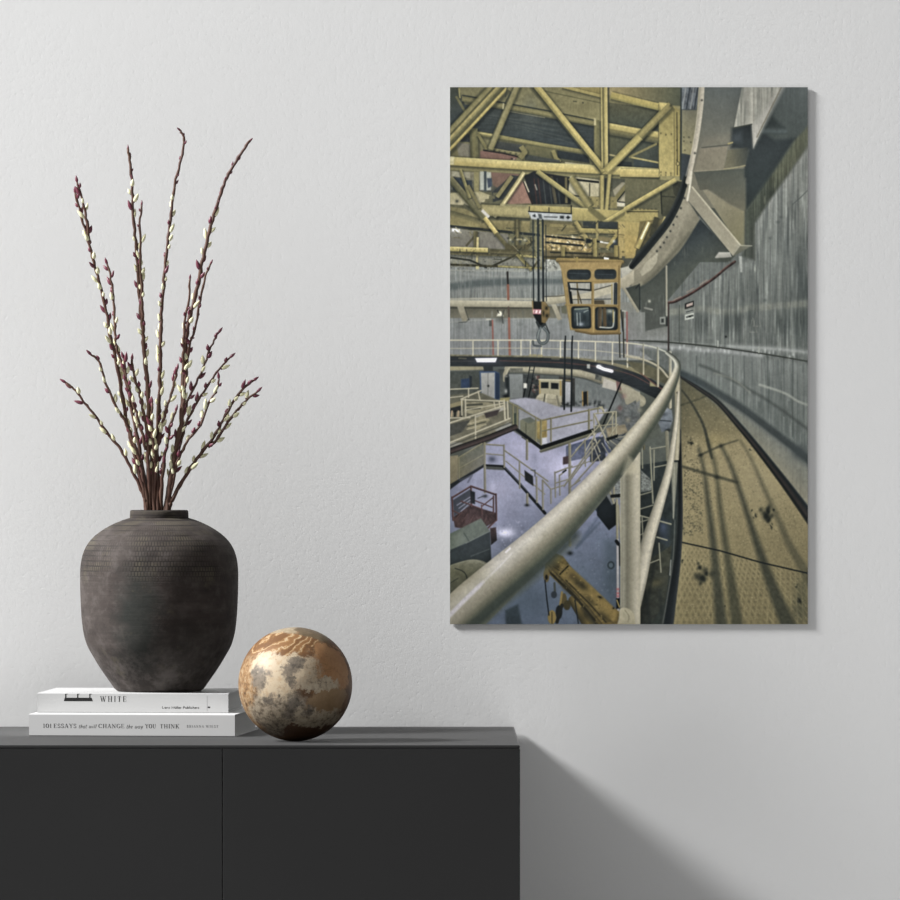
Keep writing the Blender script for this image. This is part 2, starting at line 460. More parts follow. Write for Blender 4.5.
    poly([(480, 171), (491, 172), (491, 190), (480, 190)], '9fa296'); poly([(484, 171), (486.5, 171), (486.5, 191), (484, 191)], '4a5558')
    poly([(452, 177), (465, 178), (467, 190), (453, 190)], '424c54'); poly([(462, 180), (472, 180), (472, 189), (464, 189)], '454e53')
    poly([(452, 171), (470, 172), (470, 178), (452, 176)], '98947d'); poly([(487, 178), (492, 178), (492, 186), (488, 188)], '4a5664')
    poly([(491, 172), (520, 174), (502, 190), (493, 185)], '7c6256', '74604f')
    poly([(492, 192), (512, 175), (520, 176), (503, 199), (493, 202)], '44494a')
    poly([(450, 193), (480, 191), (492, 196), (478, 206), (450, 204)], '9a936f', 'aaa283', n=.06)
    for x, y in ((457, 201), (473.5, 194.5)): blob(x, y, 1.6, 1.6, '3f4440', .9)
    for i in range(4): poly([(481+i*4, 205-i*3.2), (487+i*4, 205-i*3.2), (487+i*4, 202-i*3.2), (481+i*4, 202-i*3.2)], '6a6850')
    poly([(474, 171.5), (479, 171.7), (479, 192), (474, 191)], '8b855c')
    poly([(524, 176), (534, 171), (570, 177), (571, 204), (533, 204)], '37393c', '2f3437')
    for x in (537, 541, 546, 552, 556, 560): tube([(x-3, 178), (x, 204)], 1.2, ['5d3b33' if x % 2 else '4f5450'], a=.6)
    tube([(551, 176), (556, 203)], 3, '5f5740', a=.7); tube([(566, 177), (566.5, 203)], 2.4, '6a6346')
    poly([(503, 200), (519, 181), (522, 180), (527, 190), (532, 203), (511, 204), (506, 203)], '87685a', '8d6f5e')
    tube([(497, 197), (512, 176)], 4, '837c55')
    tube([(524, 181), (528, 192), (533, 204)], 2.4, '3c3735'); tube([(524.5, 181), (529, 192)], 1.3, 'c9c1a2', a=.8)
    tube([(535, 184), (537, 190)], 1.2, 'b9b59f', a=.6)
    poly([(570, 176), (600, 180), (599, 196), (588, 197), (588, 206), (576, 203), (568, 195)], 'aba487', '9f9878')
    tube([(576, 179.5), (599, 182)], 2.2, '343a3c'); tube([(589.7, 183), (589.7, 196)], 1.2, '5b5a4b')
    tube([(571, 195), (583, 196.5)], 1.2, '373c3c')
    poly([(604, 178), (612, 178), (608, 200), (604, 200)], '4d524f')
    poly([(612, 178), (640, 180), (640, 206), (612, 205)], '55574a', '6d6a55')
    poly([(613, 190), (622, 182), (632, 183), (632, 203), (617, 203)], '8a8570', '958f77', n=.05)
    poly([(617, 202), (632, 203.5), (632, 207), (617, 206)], 'b2ad97')
    tube([(631.5, 182), (631.5, 204)], 1.3, '2f3536'); tube([(617, 201.4), (632, 203)], 1, '33393a')
    tube([(617, 201), (631, 183)], 1.2, '33393a')
    tube([(616, 198), (630, 181)], 4, '77714b')
    poly([(588, 196), (600, 197), (600, 207), (590, 207)], '8f8555'); poly([(606, 196), (617, 197), (617, 208), (606, 208)], '847b50')
    for x, y in ((591, 199), (597, 200), (593, 205), (598, 206), (609, 199), (613, 201), (609, 205)): blob(x, y, .7, .7, '45443a', .7)
    tube([(524, 172), (517, 183), (494, 217)], 4.6, ['8c8558', 'c3b88a', 'a69c6e', '6a674a'])
    tube([(537, 171), (607, 222.5)], 5, ['a0955d', '938a58', '6a674a'])
    tube([(571, 177), (590, 206)], 7, ['6c694a', '8f8658', '7b754f'])
    tube([(602, 175), (602, 210)], 4.4, ['8f8657', 'a0945c', '7f774e'])
    tube([(609.5, 174), (605, 222)], 4, ['9a8f5a', 'a3975e', '6d694a'])
    # lower chord
    tube([(470, 209), (530, 212.5)], 11, ['8b845b', '9a9165', '978e62', '807a55'], n=.06)
    tube([(500, 204.5), (528, 206), (531, 212)], 2, 'a39a6e', a=.6)
    poly([(528, 205), (573, 207), (573, 213), (530, 212)], 'a0945c', '8f8552')
    tube([(529.5, 206), (529, 214)], 1.2, '4b4b3e'); tube([(549, 207), (549, 212)], 1, '4b4b3e'); tube([(571.3, 205), (571.5, 214)], 1.2, '2f3333')
    poly([(572, 207.5), (640, 211.5), (640, 222), (572, 220)], 'a79a5e', '8f8552', n=.05)
    tube([(572, 207.5), (600, 209.5)], 1, 'b9ad79', a=.7)
    tube([(589, 207), (607, 222)], 4, '6f6b48'); tube([(605, 222), (640, 201)], 4.2, ['b0a366', 'a2965c', '6d694a'])
    poly([(602, 220), (609, 220), (607, 223), (604, 223)], '837b50')
    # hoist sign
    poly([(528, 211), (572, 213.5), (572, 221), (531.5, 219)], 'a7abaa', '9a9e9e', n=.03)
    tube([(528, 211.3), (572, 213.6)], 1.1, '2c3030')
    poly([(532.5, 215.5), (535, 213.8), (536, 216.5), (534.5, 217)], '3a4043'); poly([(538, 213.5), (541.5, 214), (542.5, 219), (539, 218.5)], '555b5d')
    tube([(544, 216.6), (557.5, 217)], .9, '3f4547'); poly([(560, 215.5), (564, 215.7), (564, 218.5), (560, 218.3)], '3d4345')
    poly([(566, 217.2), (568, 215.4), (570.5, 217.3), (568, 219)], '2f3537')
    # ---------------- clutter under the crane bridge
    poly([(440, 205), (475, 210), (500, 226), (440, 228)], '7c7653', '8b8256', n=.08)
    tube([(445, 211), (470, 218), (497, 227)], 5, ['5c5b45', '74704f'], a=.8); tube([(463, 205), (484, 217)], 4, '5b5b48', a=.8)
    poly([(480, 220), (530, 221), (530, 232), (480, 231)], '857c54', '736c49', n=.12)
    tube([(440, 225), (480, 229), (540, 235)], 2.6, '373d3d')
    poly([(450, 228), (508, 234), (508, 249), (450, 247)], '7c7a6c', '76736a', n=.06)
    tube([(452, 229.7), (460, 230.7)], 3, 'e9e9ee', soft=1.2); blob(456, 231, 7, 4, 'b9bab5', .35)
    tube([(478, 232), (466, 246)], 2.2, '5f5a45'); tube([(475.5, 231), (476, 250)], 4.4, ['5a563e', '6c6748']); tube([(477.8, 237), (477, 268)], 2.2, 'b5a974')
    tube([(450, 178), (485, 220)], 6.4, ['7f7a58', '6e6c50', '57573f']); tube([(460, 169), (470, 198)], 3, ['9a925f', '77724e'])
    tube([(468, 185), (480, 208)], 3, '7d7752')
    tube([(484.5, 217.5), (497, 234)], 4.4, ['c6b673', 'b3a361', '8d8250']); tube([(496, 233), (507, 246)], 4, ['6f6a4a', '5d593f'])
    tube([(482, 210), (489, 217)], 3, 'b9b6b0', a=.9)
    tube([(517, 219), (517, 246)], 4.6, ['55523d', '6a6548', '4c4a38'])
    for i in range(9): blob(508+i*2.4, 238+(i % 3)*1.7, 1.2, 1., ['2f3538', 'b3b09c', '37424e'][i % 3], .8)
    poly([(505, 242), (511, 245), (524, 245), (532, 236), (534, 240), (528, 250), (505, 251)], '5f5a40', '57523a')
    tube([(526, 244), (533, 238)], 3, '6a6446'); blob(516, 246, .7, .7, '2f3030', .8)
    tube([(440, 252.5), (535, 256)], 3, '6c6649', n=.2); tube([(440, 248.3), (488, 250)], 4.6, ['c1b577', 'b2a466', '92874f'], n=.06)
    for i in range(8): blob(453+i*4.5, 248.8+i*.15, .45, .5, '55523c', .8)
    tube([(490, 251), (535, 253)], 3.6, ['57533c', '6a6448'])
    tube([(440, 256), (470, 260), (487, 267.5)], 1.8, '3c3f38'); tube([(490, 267), (520, 253)], 2, '4a4836'); tube([(517, 254), (532, 270)], 3.4, ['6d683f', '8b8350'])
    tube([(440, 264), (545, 268)], 2.2, '55523b', n=.3); tube([(498, 266), (540, 268)], 1.6, 'aea35c', a=.8, n=.3); tube([(520, 255), (537, 257)], 2, 'a59a5c', a=.8)
    tube([(532, 269), (538, 261)], 2, '4f4c38'); poly([(476, 266), (479, 266), (479, 269), (476, 269)], 'c8bf85')
    r_ = np.random.default_rng(61)
    for _ in range(150):
        x, y = r_.uniform(452, 618), r_.uniform(226, 262)
        if 455 < x < 508 and 233 < y < 248: continue
        l, an = r_.uniform(2, 9), r_.choice([0.06, 0.06, 1.57, .8, -.8])
        tube([(x, y), (x+l*np.cos(an), y+l*np.sin(an))], r_.uniform(.5, 1.4), ['2f3534', '3f4238', '8d8354', 'a3976a', '55523d', '6d6745', 'b3ab8a'][r_.integers(7)], a=r_.uniform(.35, .8))
    # middle part
    poly([(543, 221), (582, 223), (586, 234), (543, 234)], '6a6448', '7d744d'); tube([(550, 225), (575, 226)], 3, '8a8053', a=.8)
    poly([(543, 234), (592, 238), (592, 253), (543, 250)], 'a8966a', '8e7c4a', n=.35, ns=(2, 2))
    speck((549, 236, 590, 251), 60, ['d6cfb5', 'c9ab62', 'e4e0d2', '6b5c38'], (.6, 1.6), .7, 11)
    tube([(545, 236), (590, 240.5)], 2, '2c3338'); tube([(545, 242), (583, 245.5)], 2, '30373a')
    poly([(543, 250), (625, 253), (625, 268), (543, 262)], '6b6246', '5d553c', n=.2)
    tube([(550, 252), (600, 254)], 1.6, '3a3c35'); tube([(575, 221.5), (591, 246)], 5, ['a1945a', '938755', '625e43'])
    poly([(583, 221), (619, 222), (619, 230), (583, 229)], '454b4a', '3d4445'); tube([(580, 230), (619, 231.5)], 4.4, ['a19457', '8a7f4f'])
    tube([(597, 220), (597.5, 260)], 2.4, '8a8053')
    poly([(599, 236), (612, 238), (612, 249), (599, 247)], '7d7350'); tube([(587, 240), (612, 243)], 1.8, '2f363a'); tube([(600, 241.5), (609, 243)], 1.6, 'c6c7c0')
    tube([(607, 248), (617, 234)], 3.4, '97894f'); poly([(609, 247), (618, 238), (618, 248)], '3f4649'); blob(614, 241, 1.5, 1.5, 'bfc3c2', .7)
    poly([(586, 238), (591, 239), (591, 243), (586, 243)], '2d353a')
    poly([(618, 221), (640, 222), (640, 258), (618, 258)], 'a6965b', '9c8a52', n=.05); tube([(618, 222), (618, 258)], 1, '5d5439'); tube([(618, 234.5), (640, 235.5)], 2, '7b6f46', a=.7)
    for i in range(5): blob(623+i*2.5, 251.5, .7, 1, '3f3a2b', .8)
    tube([(594.5, 238), (595, 262)], 4.2, ['9d9055', '887d4d', '6a613f']); tube([(563, 246), (563, 260)], 4, ['8a7f4b', '736a44']); tube([(616, 245), (616, 264)], 4, ['97894f', '7d7244'])
    tube([(543, 257.5), (618, 258.5)], 3, ['4a4632', '6a5f3a']); tube([(556, 261.5), (622, 263)], 4, ['9a8247', 'a58b4a', '6c5a30'])
    poly([(545, 259), (557, 260), (562, 270), (545, 272)], '999b90', n=.25); speck((545, 258, 558, 268), 30, ['d8d8d0', '4a4f48'], (.4, .9), .7, 12)
    tube([(604, 258), (609, 259)], 2.4, 'd9d8d2'); poly([(622, 258), (632, 262), (628, 268), (622, 266)], '4b4836')
    poly([(622, 256), (640, 256), (640, 286), (622, 286)], '585a4e', '6a6857')
    poly([(628, 266), (632, 260), (634, 263), (637, 269), (634, 271), (622, 279), (621, 268)], 'b9b7a7', 'a5a292')
    for _ in range(110):
        x, y = r_.uniform(546, 640), r_.uniform(222, 262)
        l, an = r_.uniform(2, 8), r_.choice([0.06, 0.06, 1.57, .8, -.9])
        tube([(x, y), (x+l*np.cos(an), y+l*np.sin(an))], r_.uniform(.4, 1.2), ['2f3534', '3f4238', 'a3935a', 'b8a873', '5d5439', '7d7044', '4a4b40'][r_.integers(7)], a=r_.uniform(.3, .75))
    # ---------------- right end of the bridge
    poly([(625, 178), (681, 182), (676, 210), (662, 220), (625, 212)], '6c6a50', '5f5e49', n=.06)
    poly([(661, 190), (677, 186), (676, 215), (662, 216)], '565643', '4a4b3d'); tube([(661, 190), (662, 214)], 1.2, '33362f'); tube([(662, 196), (675, 197)], 1.1, '3d3e34')
    poly([(672, 180), (684, 182), (680, 200), (674, 194)], '45463a')
    poly([(625, 207), (658, 210), (658, 222), (625, 221)], '938854', '9c8f57', n=.05); tube([(627, 211.4), (659, 211.6)], .8, '3a3b33')
    for i in range(7): blob(632+i*4, 209, 1, .8, '46473a', .7)
    tube([(625, 209.5), (676, 179.5)], 5, ['b4a666', 'a3965b', '6a674a'])
    poly([(625, 221), (641, 223), (639, 240), (625, 240)], 'a49458', '97874f'); poly([(625, 234), (637, 236), (636, 258), (625, 258)], 'a39053', '9a874c', n=.06)
    poly([(640, 221), (670, 218), (655, 248), (636, 252)], '7c7148', '5d563b')
    tube([(649, 221.5), (637, 248)], 5, ['8d814e', 'a09256', '87794a']); tube([(649, 222), (641, 239)], 1.8, 'd8d2ae'); tube([(657, 217), (652, 236)], 5, '4b4a3a')
    tube([(666, 217), (660, 233)], 4, ['b9af74', 'a1945a']); tube([(659, 232), (651, 246)], 4, ['a3935a', '8a7d4a']); blob(650, 240, 3, 3, '3b3a2f', .8); blob(656, 226, 3, 2, '45443a', .8)
    poly([(636, 250), (652, 246), (645, 258), (634, 266)], '50503f', '454638')
    HALO[0] = 0.; CAP[0] = True
    # ---------------- outer dome wall, right
    RW = [(640, 262), (700, 215), (735, 256), (745, 212), (770, 178), (808, 122), (820, 100), (820, 520), (760, 455), (700, 395), (640, 350)]
    poly(RW, '6c716a', '6f7674', stripes=.09, sw=1.6, n=.06)
    LW = [(812, 142), (790, 172), (770, 200), (755, 223), (754, 262), (745, 262), (720, 275), (690, 305), (690, 345), (812, 362)]
    poly(LW, '93948c', '6f7672', g=((770, 190), (800, 330)), stripes=.10, sw=1.4, soft=2.5, n=.06)
    blob(810, 280, 17, 36, '435053', .85); blob(803, 325, 18, 15, '4f5b5a', .75); blob(745, 290, 18, 22, '666e68', .6); blob(770, 268, 12, 30, '7f8682', .5); blob(786, 245, 12, 22, '6a7576', .5)
    blob(775, 190, 10, 12, '979893', .4); blob(800, 150, 6, 14, '9a9a92', .5)
    # tan reflection band and darker plates
    tube([(672, 312), (700, 309), (725, 312), (750, 308), (775, 306), (812, 303)], 10, ['747a73', '93907a', '93907a', '747a73'], curve=True, a=.65, soft=5)
    for x, w, y in ((702, 7, 323), (727, 6, 324), (737, 5, 322), (751, 4, 320), (782, 7, 322), (798, 8, 322)): blob(x, y, w, 12, '4b5654', .85, p=1.6)
    for x, y in ((753, 318), (757, 312)): tube([(x, y), (x+4, y+14), (x-3, y+14), (x-1, y+2)], 1.3, '8f8d7e', a=.6)
    streaks(RW, 800, ['4e5956', '8e918a', '5c6765', '82867c'], 21, (.3, 1.), (12, 70), (.1, .46))
    streaks(LW, 800, ['465054', 'b9b9b0', '5a6464', 'a6a7a0', '4d5859'], 22, (.3, .9), (12, 70), (.12, .52))
    tube([(812, 186), (800, 198), (793, 204)], 1.1, '5f6969', a=.7)
    for x, y in ((781, 217), (778, 222), (770, 238), (765, 300)): blob(x, y, 2, 1.6, '4f5a5c', .5)
    blob(726, 336.5, 1.1, 1.1, '23292b', .9); blob(755, 269, .9, 3, 'c9c7b0', .6)
    # seam and bright floor-level sheen
    tube([(640, 346), (670, 347), (700, 350), (730, 352), (760, 356)], 7, ['8b8b8c', 'a6a2aa', '7b8080'], curve=True, a=.75, soft=4)
    tube([(730, 346), (765, 348), (790, 350), (812, 353)], 6, ['858a88', 'b0adb0', '8f9190'], curve=True, a=.6, soft=4)
    for x in np.linspace(672, 806, 34): blob(x, 348+(x-672)*.05+rng.uniform(-3, 3), 1, 2.4, 'cfcbd0' if rng.random() > .4 else '6f7675', .5)
    tube([(625, 339.6), (668, 342), (700, 345), (725, 348), (760, 353), (790, 358), (812, 362)], 1.5, ['565b50', '43483f'], curve=True)
    tube([(668, 341), (725, 345), (758, 350)], .7, 'a9aba2', a=.4)
    for x, y in ((759, 350), (718, 344)): tube([(x, y-3), (x, y+2)], 1.6, '9b9c92')
    # lower wall
    LO = [(682, 350), (760, 357), (812, 364), (812, 460), (760, 420), (715, 394), (682, 375)]
    poly(LO, '7c8281', '646f6c', g=((740, 358), (730, 410)), stripes=.08, sw=1.5, a=.8, soft=3)
    streaks(LO, 560, ['4e5b5b', '989b96', '5d6967', '8b8f88'], 23, (.3, 1.), (10, 60), (.1, .46))
    for x, h in ((696.5, 60), (744.3, 60), (793, 80), (784, 60), (733, 40), (768, 30)): tube([(x, 356), (x, 356+h)], 1., '3f4b49', a=.45, soft=1)
    for x in (759, 789, 731): tube([(x, 356), (x, 400)], 2, 'a1a29a', a=.3, soft=2)
    tube([(700, 365), (715, 371), (745, 387), (775, 405), (812, 432)], 3, '454f4c', curve=True, a=.5, soft=2.5)
    tube([(715, 373), (735, 380), (750, 392)], 2, '8d8c7a', curve=True, a=.5, soft=1.5)
    tube([(760, 384.5), (785, 393), (798, 401), (812, 406)], 2.4, 'a6a595', curve=True, a=.65, soft=1.4)
    tube([(682, 374), (700, 382), (715, 391), (745, 410), (790, 444), (812, 462)], 11, ['6a7572', '3f4c51', '39464c', '5d6765'], curve=True, a=.85, soft=5)
    poly([(681, 377), (715, 396), (745, 416), (790, 452), (812, 472), (812, 512), (786, 480), (760, 447), (735, 418), (700, 388)], '6a6d60', '8a8672', g=((700, 388), (790, 470)), stripes=.06, sw=.8, n=.05, soft=3, a=.9)
    blob(800, 452, 7, 9, '46535a', .7, rot=.7)
    # ---------------- walkway
    WK = [(681, 377), (697, 388), (735, 420), (760, 449), (786, 483), (812, 518), (812, 630), (664, 630), (677, 575), (681, 530)]
    poly(WK, '605d46', '8d8158', g=((690, 380), (715, 470)), n=.09, ns=(2, 2), soft=1)
    poly([(683, 440), (748, 440), (812, 520), (812, 630), (672, 630), (681, 540)], '9a8d64', '857a50', g=((740, 470), (740, 620)), n=.10, ns=(1.5, 1.5), a=.75, soft=9)
    blob(760, 480, 22, 30, 'a39770', .45, rot=-.5); blob(715, 440, 12, 8, '9b8c57', .5); blob(800, 612, 10, 14, '565846', .6); blob(803, 590, 8, 14, '545743', .5)
    speck((683, 395, 806, 620), 2200, ['5d5942', '6d6748', 'a89c72', 'b3a77c'], (.3, .7), .5, 31, WK)
    speck((684, 470, 703, 535), 240, ['45463a', '55533f'], (.4, .9), .6, 32); speck((684, 436, 700, 475), 90, ['4d4c3b', 'b7a878'], (.4, 1.), .5, 33)
    # raised lozenge plate, nearest part
    NP = [(681, 544), (720, 551), (760, 563), (812, 575), (812, 630), (664, 630), (676, 585)]
    NM = pmask(NP, gx[None, :], gy[:, None], 4)
    X = gx[None, :]; Y = gy[:, None]; sc = 5.2*(1+(Y-545)/160)
    u = (X-690)/sc*1.25+(Y-545)/sc*.75; v = (X-690)/sc*1.25-(Y-545)/sc*.75
    du = np.abs(u-np.round(u)); dv = np.abs(v-np.round(v))
    lz = np.clip(1-np.minimum(du, dv)*6, 0, 1)*NM
    dk = np.clip((np.minimum(du, dv)-.26)*5, 0, 1)*NM
    jit = .5+.5*nz(PW, PH, 77, 6, 6, 2)
    C[:] = C*(1-(.45*lz*jit)[..., None])+hx('b9ab78')*(.45*lz*jit)[..., None]
    C[:] = C*(1-(.55*dk*jit)[..., None])+hx('484a3b')*(.55*dk*jit)[..., None]
    # cast shadows of the handrails
    def shade(pts, a=.75, col='47493a'):
        tube([(q[0], q[1], q[2]*(1+max(0, q[1]-470)/420)) for q in pts], 3, [col], a=a, soft=1.6+max(0, pts[-1][1]-460)*.02, curve=True, n=.12)
    shade([(682, 390, 1.4), (691, 402, 2), (703, 424, 2.6), (709, 446, 3), (712, 458, 2)], .8, '3c4039')
    shade([(681, 405, 1.6), (693, 401, 1.6), (706, 396, 1.4)], .7)
    shade([(699, 449, 2), (704, 470, 3), (708, 500, 4.4), (713, 540, 5.5), (717, 580, 7), (722, 630, 9)], .78, '41453a')
    shade([(708, 440, 2), (716, 470, 3), (720, 505, 4), (725, 540, 5), (731, 580, 7), (738, 630, 9)], .72, '454839')
    shade([(721, 445, 2), (730, 463, 3), (737, 482, 4), (747, 512, 4.5), (757, 543, 6), (770, 580, 8), (790, 630, 11)], .78, '41453a')
    shade([(741, 441, 2), (752, 460, 3), (765, 490, 4), (778, 518, 5), (790, 545, 6), (812, 582, 9)], .5, '4c4d3d')
    shade([(681, 466, 2.6), (695, 470, 2.8), (715, 476, 3), (737, 482, 2.6)], .75)
    shade([(700, 455, 2.2), (720, 446, 2), (738, 440, 1.4)], .65); blob(701, 455, 2, 1.8, '2f332e', .7); blob(721, 446, 2, 1.8, '34372f', .6); blob(717, 477, 2.5, 2, '2f332e', .6)
    tube([(679, 541.5), (720, 550.5), (760, 562), (812, 574)], 1.4, '2a3335', n=0)
    for x, y, rx, ry, r in ((766, 511, 5, 6, .3), (768, 517, 5, 6, .2), (767, 512, 3.6, 4.6, .3), (704, 577, 7, 8, .3), (769, 520, 3, 4, .3), (772, 527, 1.4, 3, -.5), (755, 516, 1.6, 2.4, -.5), (752.5, 510, 1.2, 1.2, 0), (774, 510, 2, 1.4, 0), (751, 449.5, 2, .8, .6),
                            (703, 580, 4, 5, .4), (707, 573, 3, 3, 0), (699, 566, 3, 4, .3), (681.5, 561, 1.6, 1.8, 0), (797, 586.5, 1, 2.2, -.7), (800, 602, 2.4, 4, -.5), (683, 526, 2, 2.4, 0), (691, 443, 3, 1.6, .3), (692, 443, 1.4, 2, 0), (725, 606, .9, .9, 0)):
        for _ in range(5): blob(x+rng.normal()*rx*.5, y+rng.normal()*ry*.5, rx*.45, ry*.45, '31362f', .65, r)
    # kerb along the wall
    tube([(680, 376, 2.5), (700, 389, 4.5), (718, 402, 5), (737, 423, 6), (757, 447, 7), (785, 483, 9), (815, 524, 12)], 5, ['3a4448', '2c3438', '3a3a38', '463f3b', '2b2f30', '3f4036'], curve=True, soft=1.2)
    tube([(682, 376), (715, 392.5), (730, 402)], 2, '4a565b', a=.5, soft=1.5)
    # ---------------- ring girder
    poly([(640, 285), (668, 262), (700, 219), (735, 256), (728, 262), (700, 262), (690, 274), (668, 300), (640, 300)], '3f484b', '555b52', g=((690, 235), (705, 262)), n=.06)
    streaks([(690, 240), (735, 256), (720, 270), (668, 300), (668, 270)], 60, ['6d7064', '4a514c'], 41, (.4, 1), (6, 20), (.2, .5))
    poly([(703, 80), (745, 80), (733, 128), (746, 168), (746, 212), (690, 205), (690, 172)], '6c736f', '807d6a', g=((725, 90), (712, 165)), soft=.6, n=.02)
    poly([(700, 148), (728, 146), (724, 169), (694, 172)], '8e8772', '8a846e'); poly([(694, 172), (746, 168), (746, 190), (700, 190)], '5c6259', '6c6b5b', n=.02)
    tube([(702, 147.5), (730, 144.5)], 1, '4c524d', a=.8); tube([(694, 171), (724, 169.3)], 1, '9a9379', a=.7)
    poly([(704, 138), (730, 134), (729, 144), (702, 147)], '8f8874', a=.45, soft=4)
    # corrugated strip, shadows above
    poly([(782, 80), (812, 80), (812, 128), (770, 180), (745, 212), (745, 165), (752, 147)], '67706e', '4a534e', g=((800, 90), (765, 165)), n=.03, stripes=.05)
    poly([(732, 128), (752, 123), (754, 148), (764, 132), (775, 140), (796, 138), (770, 175), (745, 212), (745, 168), (749, 150), (731, 148)], '434b4d', '3c4544', n=.03, soft=2)
    poly([(765, 128), (772, 116), (785, 128)], '424b4a', soft=2, a=.8); tube([(762, 131), (785, 131.5)], 5.5, ['56605f', '606b6b', '4c5654'], a=.8, soft=2)
    poly([(734, 134), (742, 131), (742, 142), (732, 142)], '555e62', soft=2.5, a=.7)
    poly([(743.5, 80), (785, 80), (753.5, 148), (752, 124), (734, 127.5)], 'a5a497', 'b4b1a2', stripes=.14, sw=1.6, n=.04)
    streaks([(743.5, 80), (780, 80), (760, 124), (734, 127)], 70, ['70766d', 'cac7b7', '868a80'], 42, (.4, 1.1), (14, 40), (.25, .55))
    poly([(770, 102), (782, 84), (785, 87), (760, 135), (753.5, 148), (752, 126)], 'b5b2a8', soft=2, a=.6)
    tube([(752, 124), (734, 127.5)], 1., '55594f')
    tube([(783, 84), (757, 137)], 1.3, '7d7862', a=.7)
    poly([(728, 150), (748, 147), (746, 166), (724, 169)], '7a775f', '4b514c', g=((730, 158), (749, 155))); tube([(724, 169), (733, 168), (745, 165.5)], 1.3, ['b2a97d', '827d60'])
    tube([(728.5, 143.5), (732.5, 142.3)], 1.6, 'a69a62')
    # gusset and bracket
    poly([(703, 190), (708, 189), (730, 204), (745, 211), (745, 246), (738, 244)], '948e75', '86815f', g=((705, 195), (745, 235)), n=.03)
    poly([(708, 189), (712, 178), (746, 178), (746, 211), (730, 204)], '62665b', '76735e', n=.02, soft=1.5)
    poly([(745, 212), (770, 178), (795, 140), (812, 122), (812, 140), (790, 172), (770, 200), (755, 223), (755, 260), (742, 256), (745, 246)], '696d58', '545b4e', g=((775, 172), (765, 190)), stripes=.18, sw=1.3, n=.06, soft=1.6)
    streaks([(745, 212), (770, 178), (795, 140), (812, 122), (812, 140), (790, 172), (770, 200), (755, 223), (755, 248)], 90, ['8a8b6c', '474f44', '9a9a7e'], 43, (.3, .8), (10, 30), (.2, .5))
    poly([(688, 200), (692, 186), (741, 245.5), (733, 256)], '97917b', 'a09a82', g=((690, 195), (740, 250)), n=.03)
    tube([(692.5, 187), (741, 245.5)], 1.6, 'b7b196'); tube([(688, 201), (733, 256.5)], 1.2, '4d534e', a=.8)
    poly([(741, 245), (752, 245.5), (746, 249), (733, 256.5)], '7c7a63', '696a58'); tube([(741, 245.3), (752, 245.6)], 1, 'a39e83')
    poly([(715, 257), (719, 252), (730, 252), (732, 257), (716, 259)], 'b2b0a5', '8c8b80'); poly([(715, 258), (732, 257), (731, 261), (717, 261)], '54594f')
    poly([(739, 256), (742, 256), (742.5, 272), (740.5, 272)], 'a2a29c')
    # ring underside
    RG = [(690, 172), (688, 200), (700, 219), (692, 232), (681, 249), (668, 263), (655, 276), (641, 286), (632, 288), (630, 272), (645, 260), (658, 245), (670, 226), (681, 200)]
    poly(cr(RG[2:9]).tolist()+RG[9:]+RG[:2], '958f79', '77745f', g=((665, 235), (684, 252)), n=.05, soft=.8)
    tube([(660, 262), (675, 240), (688, 205)], 3, 'a39d86', curve=True, a=.4, soft=3); tube([(645, 283), (662, 266), (690, 233)], 3, '5f5f50', curve=True, a=.55, soft=3)
    poly([(646, 262), (658, 252), (657, 262), (651, 270), (642, 276), (640, 272)], 'aca68d', a=.8)
    tube([(685, 190, 5), (680, 205, 6), (671, 222, 7), (659, 240, 7), (646, 257, 6), (634, 268, 5)], 6, ['9b957d', '8d8872', '7b7764'], curve=True)
    tube([(686, 178, 6), (679, 200, 7), (668, 221, 8), (655, 238, 8), (640, 256, 8), (632, 266, 6)], 6, ['3b4140', '2d3436', '454a46'], curve=True)
    for x, y in ((684.5, 198), (681, 208), (677, 216.5), (673.5, 224.5), (670.5, 231), (667, 237), (660.5, 247), (657, 251), (686.5, 186), (664, 242.5)): blob(x, y, 1., 1.1, '2f3434', .9)
    tube([(702.5, 80, 5), (701, 105, 5), (697.5, 132, 5), (694, 152, 5), (690, 172, 4.5), (687.5, 182, 4)], 5, ['c2baa4', 'b7af9b', '9a937e'], curve=True, n=.06)
    tube([(699.2, 87), (697, 118), (692, 150), (686, 176)], 1, 'd0c8b0', curve=True, a=.5)
    tube([(691.5, 172), (690, 186), (687.5, 200)], 2.2, 'c6c0aa', curve=True)
    for x, y in ((702, 100), (695, 153)): blob(x, y, 1.1, 1, '3a3d3a', .9)
    poly([(622, 278), (634, 270), (634, 282), (628, 287), (620, 288)], 'b6ae94', '9c957d', n=.08)
    # ---------------- wall plates far right of the ledge
    poly([(640, 292), (666, 268), (668, 326), (646, 331), (641, 312)], '50564e', '5a5e56', n=.05, soft=1.5)
    poly([(626, 312), (645, 312), (645, 340), (626, 340)], '83857f', '8a8b88', stripes=.08)
    poly([(645, 331), (668, 326), (668, 340), (645, 340)], '77786f', '8e8c8d', stripes=.06)
    streaks([(628, 312), (668, 290), (668, 340), (628, 340)], 50, ['686e68', '9a9c96'], 44, (.3, .8), (8, 20), (.15, .4))
    poly([(626, 288), (639, 284), (640, 311), (638, 311)], '4a5049', '565a50'); tube([(624, 288), (638, 311)], 2.6, ['a69f86', '8d8871'])
    tube([(636, 288), (639.5, 284), (640, 309)], 1.3, '3a403e')
    tube([(666.5, 266), (666.7, 315)], 1.7, ['aaa690', '8b8875']); blob(649.5, 301, 1.4, 1.4, 'b9b7a6', .9); tube([(645, 307.7), (652, 309.4)], 2, '86857a')
    poly([(660, 317), (665.5, 316.5), (665.5, 324), (660, 324)], '8c8d84'); poly([(661.3, 318.5), (664, 318.3), (664, 322.5), (661.3, 322.5)], '3f4643')
    poly([(666, 317), (668.5, 317), (668.5, 326), (666, 326)], '3a403f')
